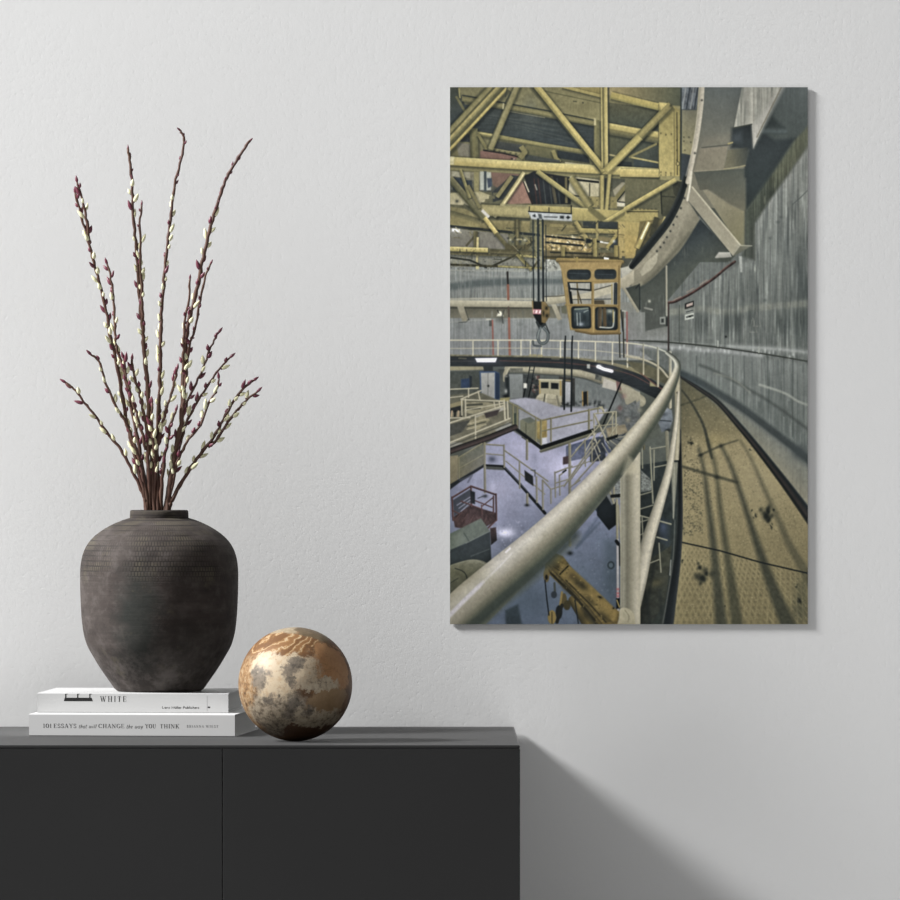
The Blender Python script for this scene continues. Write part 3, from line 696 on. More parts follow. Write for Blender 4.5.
    tube([(668.6, 303), (668.6, 350)], 1.7, ['4b3634', '6d4440']); tube([(669, 302.5), (676, 301), (690, 294), (704, 285), (716, 276.5), (726, 268), (735, 261.5)], 2.6, ['87574a', '5b3631', '463431'], curve=True, n=.2)
    for t in (0, 1, 2): tube([(674+t*13, 299.6-t*7.5), (681+t*13, 296.4-t*8.3)], 1, 'b78e74', a=.5)
    tube([(679.5, 305), (679.5, 342)], .9, '414a44', a=.6); tube([(696, 318), (696, 346)], .9, '454d48', a=.5)
    poly([(685, 303.5), (694, 300.5), (694, 306), (685, 309)], '2b2d2e'); poly([(686.4, 304.2), (693, 302), (693, 305), (686.4, 307.3)], 'b08577', n=0)
    for i in range(4): tube([(687.3+i*1.5, 306-i*.5), (687.9+i*1.5, 303.8-i*.5)], .55, 'e0cfc4')
    poly([(685, 310), (694, 307.8), (694, 311.6), (685, 313.5)], '8b8e86'); tube([(686.5, 311.8), (693, 310)], 1, '454b49', n=.5)
    poly([(685, 314.6), (694, 312.4), (694, 318), (685, 320)], 'bdbcae'); tube([(687, 316.9), (692.6, 315.5)], 2, '4f5552', n=.6)
    tube([(627, 312), (627.3, 356)], 1.5, '9b5b52'); tube([(622, 310.5), (626, 311)], 1, 'a9a89a')

    # ================= lower half =================
    # machine room wall under the ring
    poly([(440, 362), (640, 362), (640, 412), (440, 412)], '5a605c', '6a6f6b', n=.10, ns=(6, 5))
    poly([(440, 366), (484, 366), (484, 369.5), (440, 370.5)], '918a6c', n=.05)
    poly([(440, 371), (480, 371), (480, 398), (440, 398)], '4d534e', '5a5d53', n=.12); poly([(461, 379), (470, 378), (470, 388), (461, 388)], '2f4566', n=.1); poly([(469, 375), (472, 376), (472, 386), (470, 388)], '343d45')
    poly([(498, 369), (510, 369), (509, 399), (498, 399)], '4a4f4d', '5d625f', n=.1)
    poly([(509, 374), (523, 374), (523, 397), (509, 398)], '7f8482', '757a77', n=.05)
    poly([(523, 374), (540, 375), (540, 399), (523, 399)], '474c4b', n=.18)
    poly([(572, 377), (612, 384), (622, 402), (612, 412), (575, 408)], '6d7472', '777c7a', n=.08, ns=(3, 5)); streaks([(572, 377), (612, 384), (622, 402), (612, 412), (575, 408)], 50, ['8c908d', '575e5c'], 51, (.4, 1.2), (6, 16), (.15, .4))
    poly([(559, 376), (575, 378), (575, 406), (559, 405)], '4b4844', '3c4040', n=.1)
    # cream duct under the ring
    tube([(508, 368.5, 7), (540, 370, 8), (570, 371.5, 9), (590, 375, 9), (608, 381, 10), (624, 389, 11), (640, 401, 12)], 9, ['8b866e', 'a29c82', '989279', '6f6c59'], curve=True, n=.07)
    tube([(509, 371, 2.2), (540, 374, 1.5), (578, 377, 1.5), (600, 384, 1.5)], 1.5, '4d514c', curve=True, a=.6)
    poly([(510, 368), (523, 368), (523, 372), (510, 372)], '6d6e62', n=.2); tube([(507.5, 368), (505, 374), (505, 380)], 4, ['a39d84', '8c866f'])
    poly([(604, 378), (620, 384), (617, 391), (602, 387)], 'b3aea2', 'a8a396'); poly([(595.5, 374), (602, 376), (601.5, 381), (595, 379)], '5c5f57', n=.3)
    poly([(616, 380), (621, 382), (622, 390), (617, 390)], '7c5a55'); poly([(620, 384), (640, 392), (640, 408), (626, 404)], 'a09a83', '8f8a73')
    # black ring walkway edge with lights
    RE = [(440, 354.5, 2)]
    poly([(440, 355), (535, 356), (570, 358), (600, 362), (635, 370), (652, 379), (672, 392), (664, 402), (655, 398), (635, 388), (610, 378), (580, 369.5), (535, 366.5), (440, 366)], '3a4044', '31373b', n=.10, ns=(5, 1))
    tube([(440, 355), (535, 356.5), (580, 358.5), (610, 363), (635, 370)], 1.8, ['8d8769', '6a6751'], curve=True, n=.15); tube([(580, 359, 1), (610, 363.5, 2.6), (632, 369, 4), (650, 376, 4)], 2, ['8e8763', '7b7557'], curve=True)
    tube([(500, 360.5), (560, 362.5), (600, 367), (630, 374), (650, 384)], 1, '6d4740', curve=True, a=.8); tube([(440, 361), (476, 361)], 1, '55504e', a=.7)
    for x, y in ((459, 358), (552, 358.5), (590, 361)): tube([(x, y), (x+7, y+.4)], 1.6, '7a755b', a=.6)
    blob(486, 361, 15, 4, '6b6f86', .5); poly([(475, 358), (497, 357.7), (495.5, 362), (477, 362)], 'ebe9f2', n=0)
    blob(606, 369, 12, 5, '6f7488', .5); tube([(598, 366.5), (604, 369), (612, 371)], 3.2, 'f0eef6', n=.05); blob(599, 366, 2.5, 1.6, 'ffffff', .9)
    poly([(587, 364), (590, 364), (590, 368.5), (587, 368)], 'a2a49c')
    tube([(640, 372), (652, 382), (668, 393)], 1.4, '714a41', curve=True, a=.9); blob(618, 370, 5, 2, '55573f', .6)
    # far guard rail
    rail = 'c4bea4'
    tube([(440, 340), (520, 340), (565, 340.5), (600, 341.5), (630, 343), (652, 346.5), (667, 352)], 1.3, rail, curve=True)
    tube([(440, 348.3), (520, 348), (570, 349), (610, 352), (640, 357)], 1., 'b0ab95', curve=True, a=.85)
    for x, a_, b_ in ((473, 340, 355), (498, 340, 355), (521, 340, 355), (530.5, 340, 355), (541.5, 341, 356), (560.5, 341, 357), (578.5, 341, 358), (595.5, 342, 360.5), (612.5, 343, 364), (627.5, 344, 367)):
        tube([(x, a_), (x, b_)], 1.25, rail)
    tube([(530, 355), (542, 355.5)], 2, '9a9060', a=.8)
    # walkway beyond and near posts
    poly([(626, 361), (645, 363), (668, 374), (672, 386), (655, 380), (635, 370)], '6a674e', '5f5c46', n=.1)
    tube([(626, 356), (645, 360), (659, 367), (668, 377)], 1.9, ['b9b297', '979178'], curve=True)
    for x, a_, b_, w_ in ((643.5, 344, 374, 1.5), (658, 347.5, 386, 2.1), (670.3, 352, 407, 2.9)): tube([(x, a_), (x, b_)], w_, ['c0b99d', 'a8a186', '827d66'])
    poly([(650, 381), (654, 384), (657, 386.5), (650, 386)], '8d875f')
    # cabinets, ladders, machines on the upper platform
    poly([(479.5, 371), (495.5, 371), (499.5, 373), (499.5, 398.5), (496, 400), (480.5, 399.5)], '34507a'); poly([(495.5, 372), (499.5, 373.5), (499.5, 398.5), (495.5, 399.5)], '28405f')
    poly([(480.8, 372.6), (494.8, 372.3), (494.8, 397.8), (481.6, 398)], '9b9b95', '8f908c', n=.03); tube([(488, 373), (488, 398)], .7, '6b6d6a'); blob(488.3, 385.7, 1., 1.1, '24282a')
    poly([(483, 366), (493, 366), (493, 371), (484, 371)], '3f4547')
    tube([(507, 377), (507.4, 397)], 5, ['434a4c', '2e3537', '4b5152']); blob(506, 391, 1.4, 2.4, 'b6b7b0', .8); blob(506, 376, 2, 1.2, '9b978a', .7); blob(505, 396, 2.4, 1.6, '1f2527', .8)
    for p in (((528, 377), (521.5, 405)), ((533, 378), (527.5, 402))): tube(p, 1.1, '23292c')
    poly([(523.5, 383), (527, 383), (527, 388), (523.5, 388)], 'bdbbb0'); speck((532, 375, 539, 398), 26, ['7f4a42', '2d3334', '8f8c80'], (.6, 1.3), .8, 52)
    for a_, b_ in (((530, 366), (527, 383)), ((534.5, 366), (531.5, 383))): tube([a_, b_], 1, '2f3536')
    for i in range(4): tube([(529.5-i*.6, 370+i*4), (534-i*.6, 370+i*4)], .7, '3a4042')
    poly([(539, 379), (562, 379.5), (562, 405), (539, 397)], '9d977a', 'a39c80'); poly([(541, 382), (548.5, 382), (548.5, 388), (541, 388)], '2e3639'); poly([(551, 382.5), (558.5, 383), (558.5, 389), (551, 388.5)], '2e3639')
    tube([(539.6, 380), (540, 393)], 1, 'a88a46'); tube([(560.5, 380), (560.8, 395)], 1.2, 'a5863e'); tube([(539, 379.3), (562, 379.8)], 1.2, 'b5af93')
    poly(cr([(534, 402), (538, 395), (545, 393.5), (556, 395), (560, 400), (560, 406), (554, 409), (542, 407), (535, 405)]).tolist(), 'b0a98c', '8b8670', n=.07)
    tube([(545, 394), (543, 407)], 1.1, '5b594a'); tube([(547, 394.5), (545, 408)], 1.2, 'c3bca0', a=.7); tube([(557, 396), (559, 405)], 2, '6f6c5a', a=.7)
    for y in (398, 402): tube([(536, y), (556, y+1.5)], .6, '77735f', a=.6)
    poly([(565, 381.5), (571.5, 382), (571.5, 404.5), (565, 403.5)], 'a0a1a3', '949698'); tube([(564, 380), (571, 380.6)], 1, '8a7a4a')
    poly([(582, 392), (587.5, 391), (587.5, 408), (583, 408.5)], '2f3536'); tube([(582.5, 391.5), (583, 408)], 1.2, 'ab8640'); tube([(587.6, 391), (587.8, 407)], .9, '8e7444')
    speck((562, 400, 605, 410), 60, ['343a3b', '262c2e', '8d908f'], (.8, 1.6), .6, 53)
    # platform floor
    PF = [(508, 400), (525, 397.5), (536, 399), (560, 407), (590, 406), (607, 409), (600, 420), (593, 430), (545, 446), (539, 420), (520, 406)]
    poly(PF, '9a9aa6', '9c9dab', n=.05, soft=.8); blob(575, 424, 14, 8, 'adadbb', .5); blob(525, 401, 12, 3, 'a09fae', .6)
    tube([(562, 406), (604, 408.5)], 2, '5c615f', a=.5, soft=2)
    poly([(500, 398), (510, 397), (509, 401), (500, 402)], '8f8756')
    # blue grey floor below
    BF = [(440, 470), (470, 452), (512, 430), (545, 452), (600, 432), (640, 420), (640, 630), (440, 630)]
    poly(BF, '8b8ca6', '58667a', g=((540, 440), (545, 600)), n=.06, ns=(8, 5))
    for x, y, rx, ry, c, a_ in ((560, 465, 22, 14, '9c9ab4', .6), (500, 500, 20, 24, '878ba5', .6), (507, 532, 9, 5, 'c4c3d6', .75), (493, 487, 3, 5, 'a9a9c0', .7), (500, 489, 12, 10, '9492aa', .5), (530, 530, 14, 22, '69748e', .5),
                              (520, 460, 16, 10, '9a99b3', .5), (600, 540, 14, 16, '657388', .6), (575, 580, 30, 26, '5e6e7c', .5), (610, 580, 10, 30, '53636f', .55), (530, 600, 20, 20, '4d5d6b', .6), (588, 515, 12, 8, '77809b', .5),
                              (552, 555, 6, 4, 'b5b4c9', .6), (562, 468, 14, 9, 'b0adc6', .6), (548, 452, 10, 6, 'a9a6bf', .5), (505, 533, 6, 3, 'd9d6e6', .7), (520, 446, 12, 6, '9f9db6', .5), (500, 520, 14, 8, '7d83a0', .5), (515, 555, 8, 10, '6a7690', .4), (535, 460, 3, 8, '6b7186', .4), (480, 470, 8, 14, '8f93ae', .4), (545, 495, 14, 5, '6e758d', .5), (465, 445, 10, 3, '8f909f', .5)):
        blob(x, y, rx, ry, c, a_)
    speck((495, 520, 530, 550), 60, ['a9aabf', '565f77', '8f94ab'], (.5, 1.4), .4, 54); speck((580, 500, 618, 615), 90, ['7c8897', '4a5a66', '8c97a3'], (.4, 1.2), .35, 55)
    tube([(620, 520), (600, 515), (578, 545)], 3, '46566a', a=.5, soft=3); tube([(600, 522), (576, 548)], 2.4, '4a596b', a=.6, soft=2)
    poly([(604, 540), (619, 540), (619, 612), (607, 600)], '4b5b66', a=.5, soft=4)
    # left ramps and their rails
    poly([(440, 396), (480, 392), (508, 404), (514, 427), (440, 452)], '6b6a58', '77735f', g=((460, 400), (480, 440)), n=.12, ns=(5, 3))
    poly([(450, 404), (463, 400), (463, 405), (450, 409)], '8e8561'); poly([(450, 408), (462, 405), (462, 410), (450, 413)], '3d4040')
    for i in range(4): tube([(452+i*3.2, 411), (451.6+i*3.2, 416)], 1.6, ['b29a78', '2e3032'][i % 2])
    poly([(466, 402), (488, 402), (500, 405), (474, 414), (464, 412)], '8f896c', n=.15); tube([(467, 405), (482, 404)], 2, '595a4c'); tube([(467, 409), (480, 408)], 2, '5b5c4e')
    poly([(475, 416), (505, 406), (506, 409), (478, 420)], '9d9a8c'); poly([(470, 420), (484, 414), (490, 420), (478, 430), (467, 428)], '8f8869', n=.15); poly([(484, 413), (500, 409), (497, 415), (486, 418)], '544a48')
    for i in range(3): tube([(467, 424+i*2.6), (486, 419+i*2.6)], 1, ['a89f80', '55574a', 'a59d80'][i])
    poly([(450, 424), (470, 420), (462, 432), (450, 436)], '565750', n=.1); poly([(495, 430), (508, 422), (514, 425), (498, 432)], '8f8f86'); poly([(450, 441), (464, 443), (450, 450)], '8c8a7e')
    rl = 'c0b99f'
    for a_, b_, w_ in (((440, 389.5), (478, 388), 1.2), ((440, 398.5), (463, 396), 1), ((461, 399), (481, 390.5), 1.4), ((461, 399.5), (503, 401), 1.3), ((440, 426), (504, 405.5), 1.7), ((440, 418), (470, 417.5), 1.2), ((440, 446.5), (512, 417.5), 1.5), ((465, 410), (504, 403), 1.),
                       ((468.5, 388), (468.5, 397), 1.2), ((461.5, 399), (461.8, 415), 1.4), ((465.3, 399), (465.6, 416), 1.5), ((475.3, 416), (475.5, 440), 1.4), ((478, 391), (480, 400), 1.2), ((504, 400), (505, 420), 1.7), ((507.5, 401), (508, 418), 1.4), ((494, 402), (495, 408), 1.2), ((499, 401), (500, 407), 1.2)):
        tube([a_, b_], w_, [rl, '9c967d'])
    poly([(508, 402), (518, 405), (518, 430), (512, 426)], '6d6f5f'); poly([(513, 413), (516, 413), (516, 424), (513, 424)], '3f5147')
    poly([(519, 408), (541, 420), (541, 446), (519, 432)], '8d8f92', '85878d', n=.05); poly([(520, 420), (530, 417), (541, 424), (541, 444), (520, 431)], '7c7d66', '6f705a', n=.06); poly([(522, 419), (530, 417), (536, 421), (528, 423)], '6a7064')
    tube([(526, 423), (526, 436)], .8, '5c5d4b')
    poly([(537, 421), (547, 420), (547, 438), (541, 440), (537, 438)], 'a7924f', '96813f', n=.15); poly([(540, 438), (547, 437), (547, 443), (541, 445)], 'b3b4bb')
    yr = '98916c'
    for a_, b_, w_ in (((509, 402), (541, 420), 1.4), ((541, 420.3), (602, 407.2), 1.6), ((541, 431), (592, 420), 1.4), ((541, 420), (541, 446), 2.), ((536, 418), (536, 442), 1.5), ((551, 418), (551, 441), 1.5), ((589, 409.5), (589, 431), 2), ((513, 404), (513.5, 429), 1.5), ((517.5, 406), (517.5, 430), 1.5), ((602, 407), (604, 413), 1.5), ((598, 408), (598, 412), 1.3)):
        tube([a_, b_], w_, [yr, '6f6c4f'])
    tube([(602, 407), (600, 407), (604, 410)], 1.8, 'b3ac8a', a=.7)
    tube([(541, 447.5), (594, 430)], 4, ['2d3437', '262d30']); tube([(541, 451), (592, 434)], 3, ['7a785f', '5f5f4c']); tube([(515, 428), (541, 447.5)], 3.4, '2b3235'); tube([(522, 437), (530, 442)], 1.2, '55574a')
    tube([(440, 454.5), (490, 437), (515, 427)], 6, ['2e2d2c', '4a3f3c', '5b4a46', '332f2d']); tube([(440, 449), (512, 422)], 1.2, '4f5148', a=.7)
    # stairs right of platform
    poly([(600, 430), (640, 400), (640, 452), (612, 452)], '777a78', '5e6464', n=.2, ns=(3, 2)); poly([(606, 428), (625, 424), (628, 432), (608, 438)], '8d8267', n=.15); poly([(618, 410), (636, 400), (640, 420), (622, 424)], '6b6f6d', n=.2)
    for x, y, c in ((620, 408, '7a5250'), (624, 396, '8b6a62'), (632, 412, '59605f'), (628, 420, '97917a'), (612, 418, 'aaa9a5'), (640, 410, '8b8873')): blob(x, y, 2.4, 2.6, c, .7)
    poly([(566, 446), (600, 436), (612, 452), (566, 462)], '3d4a66', '5d6683', n=.15); poly([(590, 440), (604, 436), (606, 460), (590, 462)], '3d4552', n=.2)
    tube([(622, 380), (612, 404), (603, 425)], 1.6, '2c3233')
    for a_, b_, w_ in (((594, 413.5), (616, 411.5), 1.3), ((594, 413.5), (594.3, 440), 1.3), ((616, 411.5), (616, 438), 1.6), ((612.5, 412), (612.5, 436), 1.3), ((594.5, 414), (610, 448), 1.8), ((600, 436), (614, 413), 1.2), ((594, 426), (616, 424), 1), ((592, 430), (600, 452), 1.3), ((610, 436), (618, 424), 1.2), ((576, 450), (600, 425), 1.4), ((585, 452), (596, 433), 1.2), ((600, 440), (588, 456), 1.2)):
        tube([a_, b_], w_, ['b5af92', '7d795f'])
    poly([(606, 438), (618, 434), (618, 437), (607, 441)], '2b3234')
    # centre walkway with rails
    poly([(440, 457), (458, 455), (458, 480), (440, 492)], '8a8163', '80785c', n=.06); poly([(458, 458), (483, 443), (484, 464), (459, 479)], '656a5d', '7b7559', n=.08)
    poly([(485, 444), (504, 446), (504, 465), (486, 464)], '8287a0', a=.5); poly([(486, 464), (504, 465), (504, 470), (486, 469)], '55594f'); blob(492, 459, 4, 3.4, '3f495d', .8)
    poly([(440, 490), (484, 464), (484, 467), (460, 482), (440, 497)], '2c3234', a=.9); tube([(484, 465), (504, 466)], 1.8, '2c3234'); tube([(504, 467), (520, 484), (545, 513)], 3, ['2b3235', '30373a']); tube([(460, 480), (472, 475), (468, 482)], 2, '54596a', a=.6)
    poly([(505, 451), (543, 478), (543, 508), (505, 468)], '8488a3', a=.35)
    for a_, b_, w_ in (((458, 458), (482, 443.5), 1.5), ((460, 468), (483, 455), 1.3), ((484, 444), (504, 445.3), 1.5), ((486, 453.5), (503, 455), 1.2), ((504, 445), (504.3, 467), 1.8), ((484.5, 443), (485, 492), 2.3), ((458.5, 458), (459, 478), 1.7), ((505, 450.5), (548, 481), 1.5), ((506, 461), (545, 494), 1.1), ((519.5, 462), (519.8, 488), 1.6), ((536.5, 477), (537, 502), 1.9), ((542.7, 480), (543, 509), 1.9), ((527, 440), (527, 459), 2.3), ((527.3, 494), (527.3, 505), 2.4), ((569.7, 444), (570, 545), 2.8),
                       ((543, 480), (551, 489), 1.5), ((551, 489), (564, 485), 1.3), ((551, 489), (551, 503), 1.5), ((555, 472), (555.5, 497), 1.5), ((555, 472.5), (572, 466), 1.4), ((559.5, 475), (560, 495), 1.4), ((560, 475), (566, 470), 1.3), ((555, 483), (572, 478), 1.2), ((564, 486), (594, 443), 1.7), ((570, 480), (600, 440), 1.5), ((575, 483), (600, 455), 1.5), ((571, 457), (585, 440), 1.4), ((585, 440), (585.5, 466), 1.4), ((592, 440), (592, 462), 1.4), ((570, 468), (590, 461), 1), ((570, 487), (580, 480), 1.2)):
        tube([a_, b_], w_, ['918b68', '6d6a50'])
    for i in range(9): tube([(594+i*4, 446-i*1.5), (602+i*4, 466-i*5)], 1.1, ['a19b80', '3e4952'][i % 2], a=.8)
    poly([(524.5, 470), (533, 476), (533.5, 486), (525, 480)], '33383a'); tube([(531, 470), (535, 470), (535, 476)], .9, '4f5553')
    poly([(563, 457), (568.5, 455.5), (568.5, 463.5), (563, 464.5)], '5c3f40'); blob(527, 505, 2.4, 1.4, '2a3033', .9); blob(570, 553, 3, 2.2, '262c2f', .95); tube([(563, 472), (566, 470)], 1.5, '2f3638')
    # red work basket
    poly([(453, 517), (470, 505), (497, 513), (496, 521), (478, 531), (455, 527)], '4d3735', '5c403c', n=.2, ns=(2, 3)); poly([(453, 500), (470, 489), (471, 504), (454, 516)], '3c4148', a=.8)
    for i in range(3): tube([(457+i*2, 505+i*3), (470, 497+i*3)], 1, '9295a8', a=.7)
    for i in range(5): tube([(462+i*6, 512+i*1.5), (455+i*7, 520+i*1.6)], .8, '6e4740', a=.7)
    for a_, b_, w_ in (((452, 497.5), (471, 486), 1.6), ((471, 486), (496, 494.5), 1.8), ((496, 494), (496.5, 520), 1.7), ((452, 497), (453, 520), 1.6), ((471, 487), (471.5, 506), 1.7), ((461, 501), (482, 509), 1.3), ((482, 506), (493.5, 497), 1.1), ((481.5, 505), (482, 514), 1.1), ((493.5, 496), (493.5, 513), 1.5), ((474, 500), (492, 507), 1.2), ((452, 510), (460, 514), 1.1), ((496, 520), (488, 528), 1.7)):
        tube([a_, b_], w_, ['7c4d45', '50302d'])
    poly([(470, 490), (475, 492), (475, 504), (471, 503)], '30363b'); blob(485, 496, 2.4, 1.6, '373c40', .9); tube([(478, 498), (486, 495)], 1, '4b5058'); poly([(490, 528), (496, 527), (497, 540), (491, 545)], '573d38', '33302f', n=.2)
    # tarpaulin box, drum
    poly([(440, 540), (451, 533), (481, 518), (490, 531), (466, 543), (440, 556)], '5d6a59', '667261', n=.08, ns=(3, 4)); poly([(440, 554), (466, 543), (490, 531), (491.5, 563), (440, 572)], '3c474a', '36413f', n=.06)
    poly([(452, 536), (462, 531), (465, 541), (456, 546)], '76816d', a=.5, soft=2); tube([(464, 533), (469, 541)], 1.2, '47534a', a=.7); tube([(471, 556), (489, 549)], 1, '55605a', a=.7); tube([(466, 543), (490, 531)], .9, '77826f', a=.6)
    poly(cr([(440, 570), (455, 563.5), (472, 559.5), (483, 561), (490, 567), (480, 580), (450, 606), (440, 610)]).tolist(), '777659', '5d604b', n=.12, ns=(4, 3)); tube([(455, 568), (464, 572), (467, 580), (462, 588)], 1.1, '3a3f37', curve=True, a=.8); tube([(450, 583), (458, 578)], 1, '40453c', a=.7); tube([(440, 570), (456, 563.5), (474, 559.8), (488, 566)], 1, '8b8a68', curve=True, a=.7)
    # dark crate, stair stringers
    poly([(596, 492), (606, 487), (617, 500), (617, 524), (609, 530), (597, 515)], '2b343a', '232b2f', n=.06); poly([(593, 500), (597, 498), (597, 512), (594, 508)], '31404e'); blob(602, 492, 7, 4, '2e363b', .7); blob(598, 500, 1, 1, '9aa0ac', .7)
    poly([(598, 480), (610, 470), (618, 500), (612, 505)], '6c7072', n=.1); poly([(615, 465), (623, 460), (623, 500), (615, 498)], '7d827f', n=.35, ns=(1, 1))
    for a_, b_, w_ in (((606, 480), (614, 503), 1.8), ((613.5, 465), (614.2, 498), 1.9), ((617, 500), (617.5, 540), 2.4), ((618.5, 505), (621, 540), 1.6)): tube([a_, b_], w_, ['a19b7f', '7d785f'])
    tube([(612, 496), (623, 495)], 3.4, '2a3032'); tube([(617.8, 540), (618, 612)], 2.6, ['8c8d8a', 'b1adad', '8a8784']); tube([(616.5, 541), (618.5, 544)], 3.4, '2b3134'); tube([(619.5, 545), (620, 565)], 1.6, '343b40')
    for y in (589, 593, 596): blob(618, y, 1.6, 1.1, 'b5484c', .9)
    poly([(616.3, 598), (620, 598), (620, 608), (616.3, 609)], '2a2e30'); tube([(617, 600), (619.5, 607)], 1.1, 'b09848')
    disc(611, 565, 3.6, 4, '36434a'); disc(611, 565, 2.2, 2.6, '56666f')
    # lifting machine
    poly([(545, 588), (552, 580), (560, 584), (559, 596), (549, 600)], '6b7b86', a=.0)
    tube([(573, 600), (588, 626)], 9, ['8c7638', '6a5a2c', '3f3a28']); tube([(583, 609), (596, 628)], 6, ['3b3a30', '6e5e2e'])
    BM = [(545, 562), (556, 553), (563, 556), (572, 568), (590, 590), (620, 612), (617, 628), (600, 628), (588, 612), (568, 592), (553, 578), (545, 570)]
    poly(BM, '665829', '7a6630', g=((550, 560), (610, 620)), n=.14, ns=(3, 2))
    poly([(560, 563), (570, 566), (592, 586), (619, 612), (614, 622), (597, 610), (575, 588), (559, 574)], '7d6a33', '947c38', n=.10, soft=1)
    tube([(548, 567), (562, 582), (585, 606), (603, 628)], 5, ['4a422a', '6d5d30', '393526'], n=.2); tube([(551, 573), (575, 596), (595, 620)], 2.2, '2f2e25', a=.8); tube([(566, 580), (590, 604), (606, 622)], 1.6, '3a3627', a=.8)
    tube([(560, 574), (568, 566)], 1.6, '33301f'); tube([(553, 566), (560, 571)], 1, '4b4128'); blob(583, 586, 6, 3, '453f28', .8, .6); blob(572, 576, 4, 4, '55482a', .7); blob(600, 597, 2.4, 1.2, '232522', .95, .4); blob(613.5, 608, 1, 1, '232522', .9)
    for x, y, rx, ry, r in ((556, 566, 6, 4, .7), (578, 582, 8, 4, .8), (590, 600, 9, 3, .8), (604, 616, 8, 4, .8), (566, 588, 8, 3, .8), (550, 562, 4, 3, .4), (586, 615, 6, 8, .3)): blob(x, y, rx, ry, '3b3727', .6, r)
    speck((548, 556, 612, 622), 160, ['3f3a26', 'ab9040', '5a4c28'], (.4, 1.1), .6, 56, BM)
    disc(546.5, 575, 3, 7, '6a5a30'); disc(546.5, 577, 1.4, 2.6, '2c2a22'); disc(552, 617, 4.2, 7, '8a7434'); tube([(552, 612), (552, 624)], 1, '4a4128')
    tube([(545, 580), (547, 600), (549, 615)], 1.2, '252c30'); tube([(575, 600), (578.5, 624)], 1.2, '283034'); tube([(554.5, 583), (555, 592)], 2.2, '4b4f48'); disc(554, 594.5, 3, 3.6, '39424a'); disc(564, 600, 3, 7, '5f522c'); disc(567, 605, 3.6, 5, '4c4428')
    tube([(562, 592), (560, 606)], 2, '8a7438'); disc(559, 612, 3.4, 7, '2c3030'); tube([(562, 605), (557, 622)], 3.4, '30322f')
    poly([(505, 610), (518, 604), (522, 624), (506, 626)], '37444a', '2f3a3e', n=.1, soft=1.5, a=.8)
    # area between post and walkway
    poly([(640, 455), (681, 430), (681, 545), (672, 630), (636, 630)], '3a4446', '363c36', n=.14, ns=(3, 4)); poly([(640, 440), (672, 420), (670, 460), (640, 465)], '666b62', '5a6058', n=.06)
    poly([(640, 565), (672, 545), (666, 600), (650, 626), (638, 626)], '45473a', '383b34', n=.18, ns=(4, 4)); blob(655, 583, 8, 4, '66603f', .6, -.3)
    for a_, b_ in (((655, 560), (648, 600)), ((660, 590), (662, 620)), ((645, 590), (650, 622))): tube([a_, b_], 3, '2b312f', a=.5, soft=2.5)
    poly([(641, 470), (652, 480), (652, 490), (641, 492)], '757a74', n=.4, ns=(1, 1)); blob(663, 527, 3, 5, '5d6a84', .8); blob(658, 522, 1.5, 2, '9fa8b5', .7); poly([(656, 515), (670, 522), (668, 545), (660, 540)], '36435a', a=.5, soft=3)
    for a_, b_, w_ in (((650, 447), (653, 503), 1.5), ((654, 450), (654, 480), 1.3), ((650, 449), (667, 446), 1.2), ((655, 467), (668, 464.5), 1.2), ((640, 495), (652, 491.5), 1.1), ((640, 509), (653, 505), 1.1), ((640, 515.5), (671, 524), 1.6), ((640, 522), (650, 519), 1), ((642, 516), (643, 540), 1.2), ((657, 537), (667, 540), 1.5), ((642, 443), (642.5, 468), 1.2), ((659, 543), (661, 572), 1.2), ((650, 563), (659, 559.5), 1.2), ((640, 535), (646, 532), 1)):
        tube([a_, b_], w_, ['a8a58c', '6d6d5b'])
    # grey floodlight on the near post
    poly([(656, 412), (662, 405), (672, 410), (673, 420), (670, 428), (662, 432), (659, 424), (655, 419)], '7d858b', '69727a', n=.12); blob(663, 414, 4, 2, '3f474e', .7); blob(668, 430, 3, 1.6, '2f363a', .9); blob(665, 409, 3, 2, 'a3a8aa', .7); tube([(657, 420), (671, 421)], 1.1, '444c52')
    tube([(667, 432), (668, 460)], 3.4, ['8f8c78', '77755f']); poly([(646, 425), (656, 420), (660, 436), (650, 440)], '5f6457', a=.5)
    tube([(641.5, 435), (644.5, 436), (644, 449)], 1.6, ['8b7a4a', '45483c'])
    # walkway edge
    tube([(679.5, 430, 3), (680, 470, 4.5), (680, 520, 6), (677, 560, 8), (671, 600, 11), (666, 634, 13)], 6, ['43484a', '2b3135', '23292c', '3a3f3a'], curve=True, soft=1); tube([(675, 520), (673, 560), (667, 600), (662, 628)], 1.2, '6a6d66', curve=True, a=.6); tube([(671, 560), (670, 575)], 1, 'a9aaa2', a=.7)
    # inner rail, near post, hand rail
    tube([(677.5, 366, 5.5), (677.6, 400, 5.6), (677.4, 440, 5.6), (676.6, 460, 5)], 5, ['837e68', 'b1a98c', 'a59d80', '7c7862'], n=.03, cap=False)
    poly([(671, 462), (678, 462), (677, 480), (674, 520), (673, 518)], '8a8975', '6d7066'); tube([(674.5, 464), (673.5, 518)], 1, 'a8a692', a=.6)
    tube([(678.5, 392, 2.5), (677, 415, 4.2), (674.5, 436, 5.2), (669, 470, 7.6), (659, 505, 10.2), (648, 541, 13), (640, 578, 14.5), (630, 618, 16)], 6, ['8f8a78', 'c3bca6', 'bab39d', 'a09a86', '787564'], curve=True, n=.03)
    tube([(630.5, 452), (630.5, 630)], 20, ['a9a38a', 'b6af98', 'a8a28b', '938e77', '7f7c68', '989581', '8a8773'], n=.025, cap=False)
    poly(cr([(616, 628), (619, 618), (620, 609), (627, 608), (634, 614), (636, 628)]).tolist(), 'b3ab8c', 'a69e80', n=.05); tube([(625, 610), (629, 616), (628, 622)], 1, '8a8468', curve=True, a=.7)
    tube([(620.8, 470), (620.8, 606)], 1, 'bdb598', a=.5)
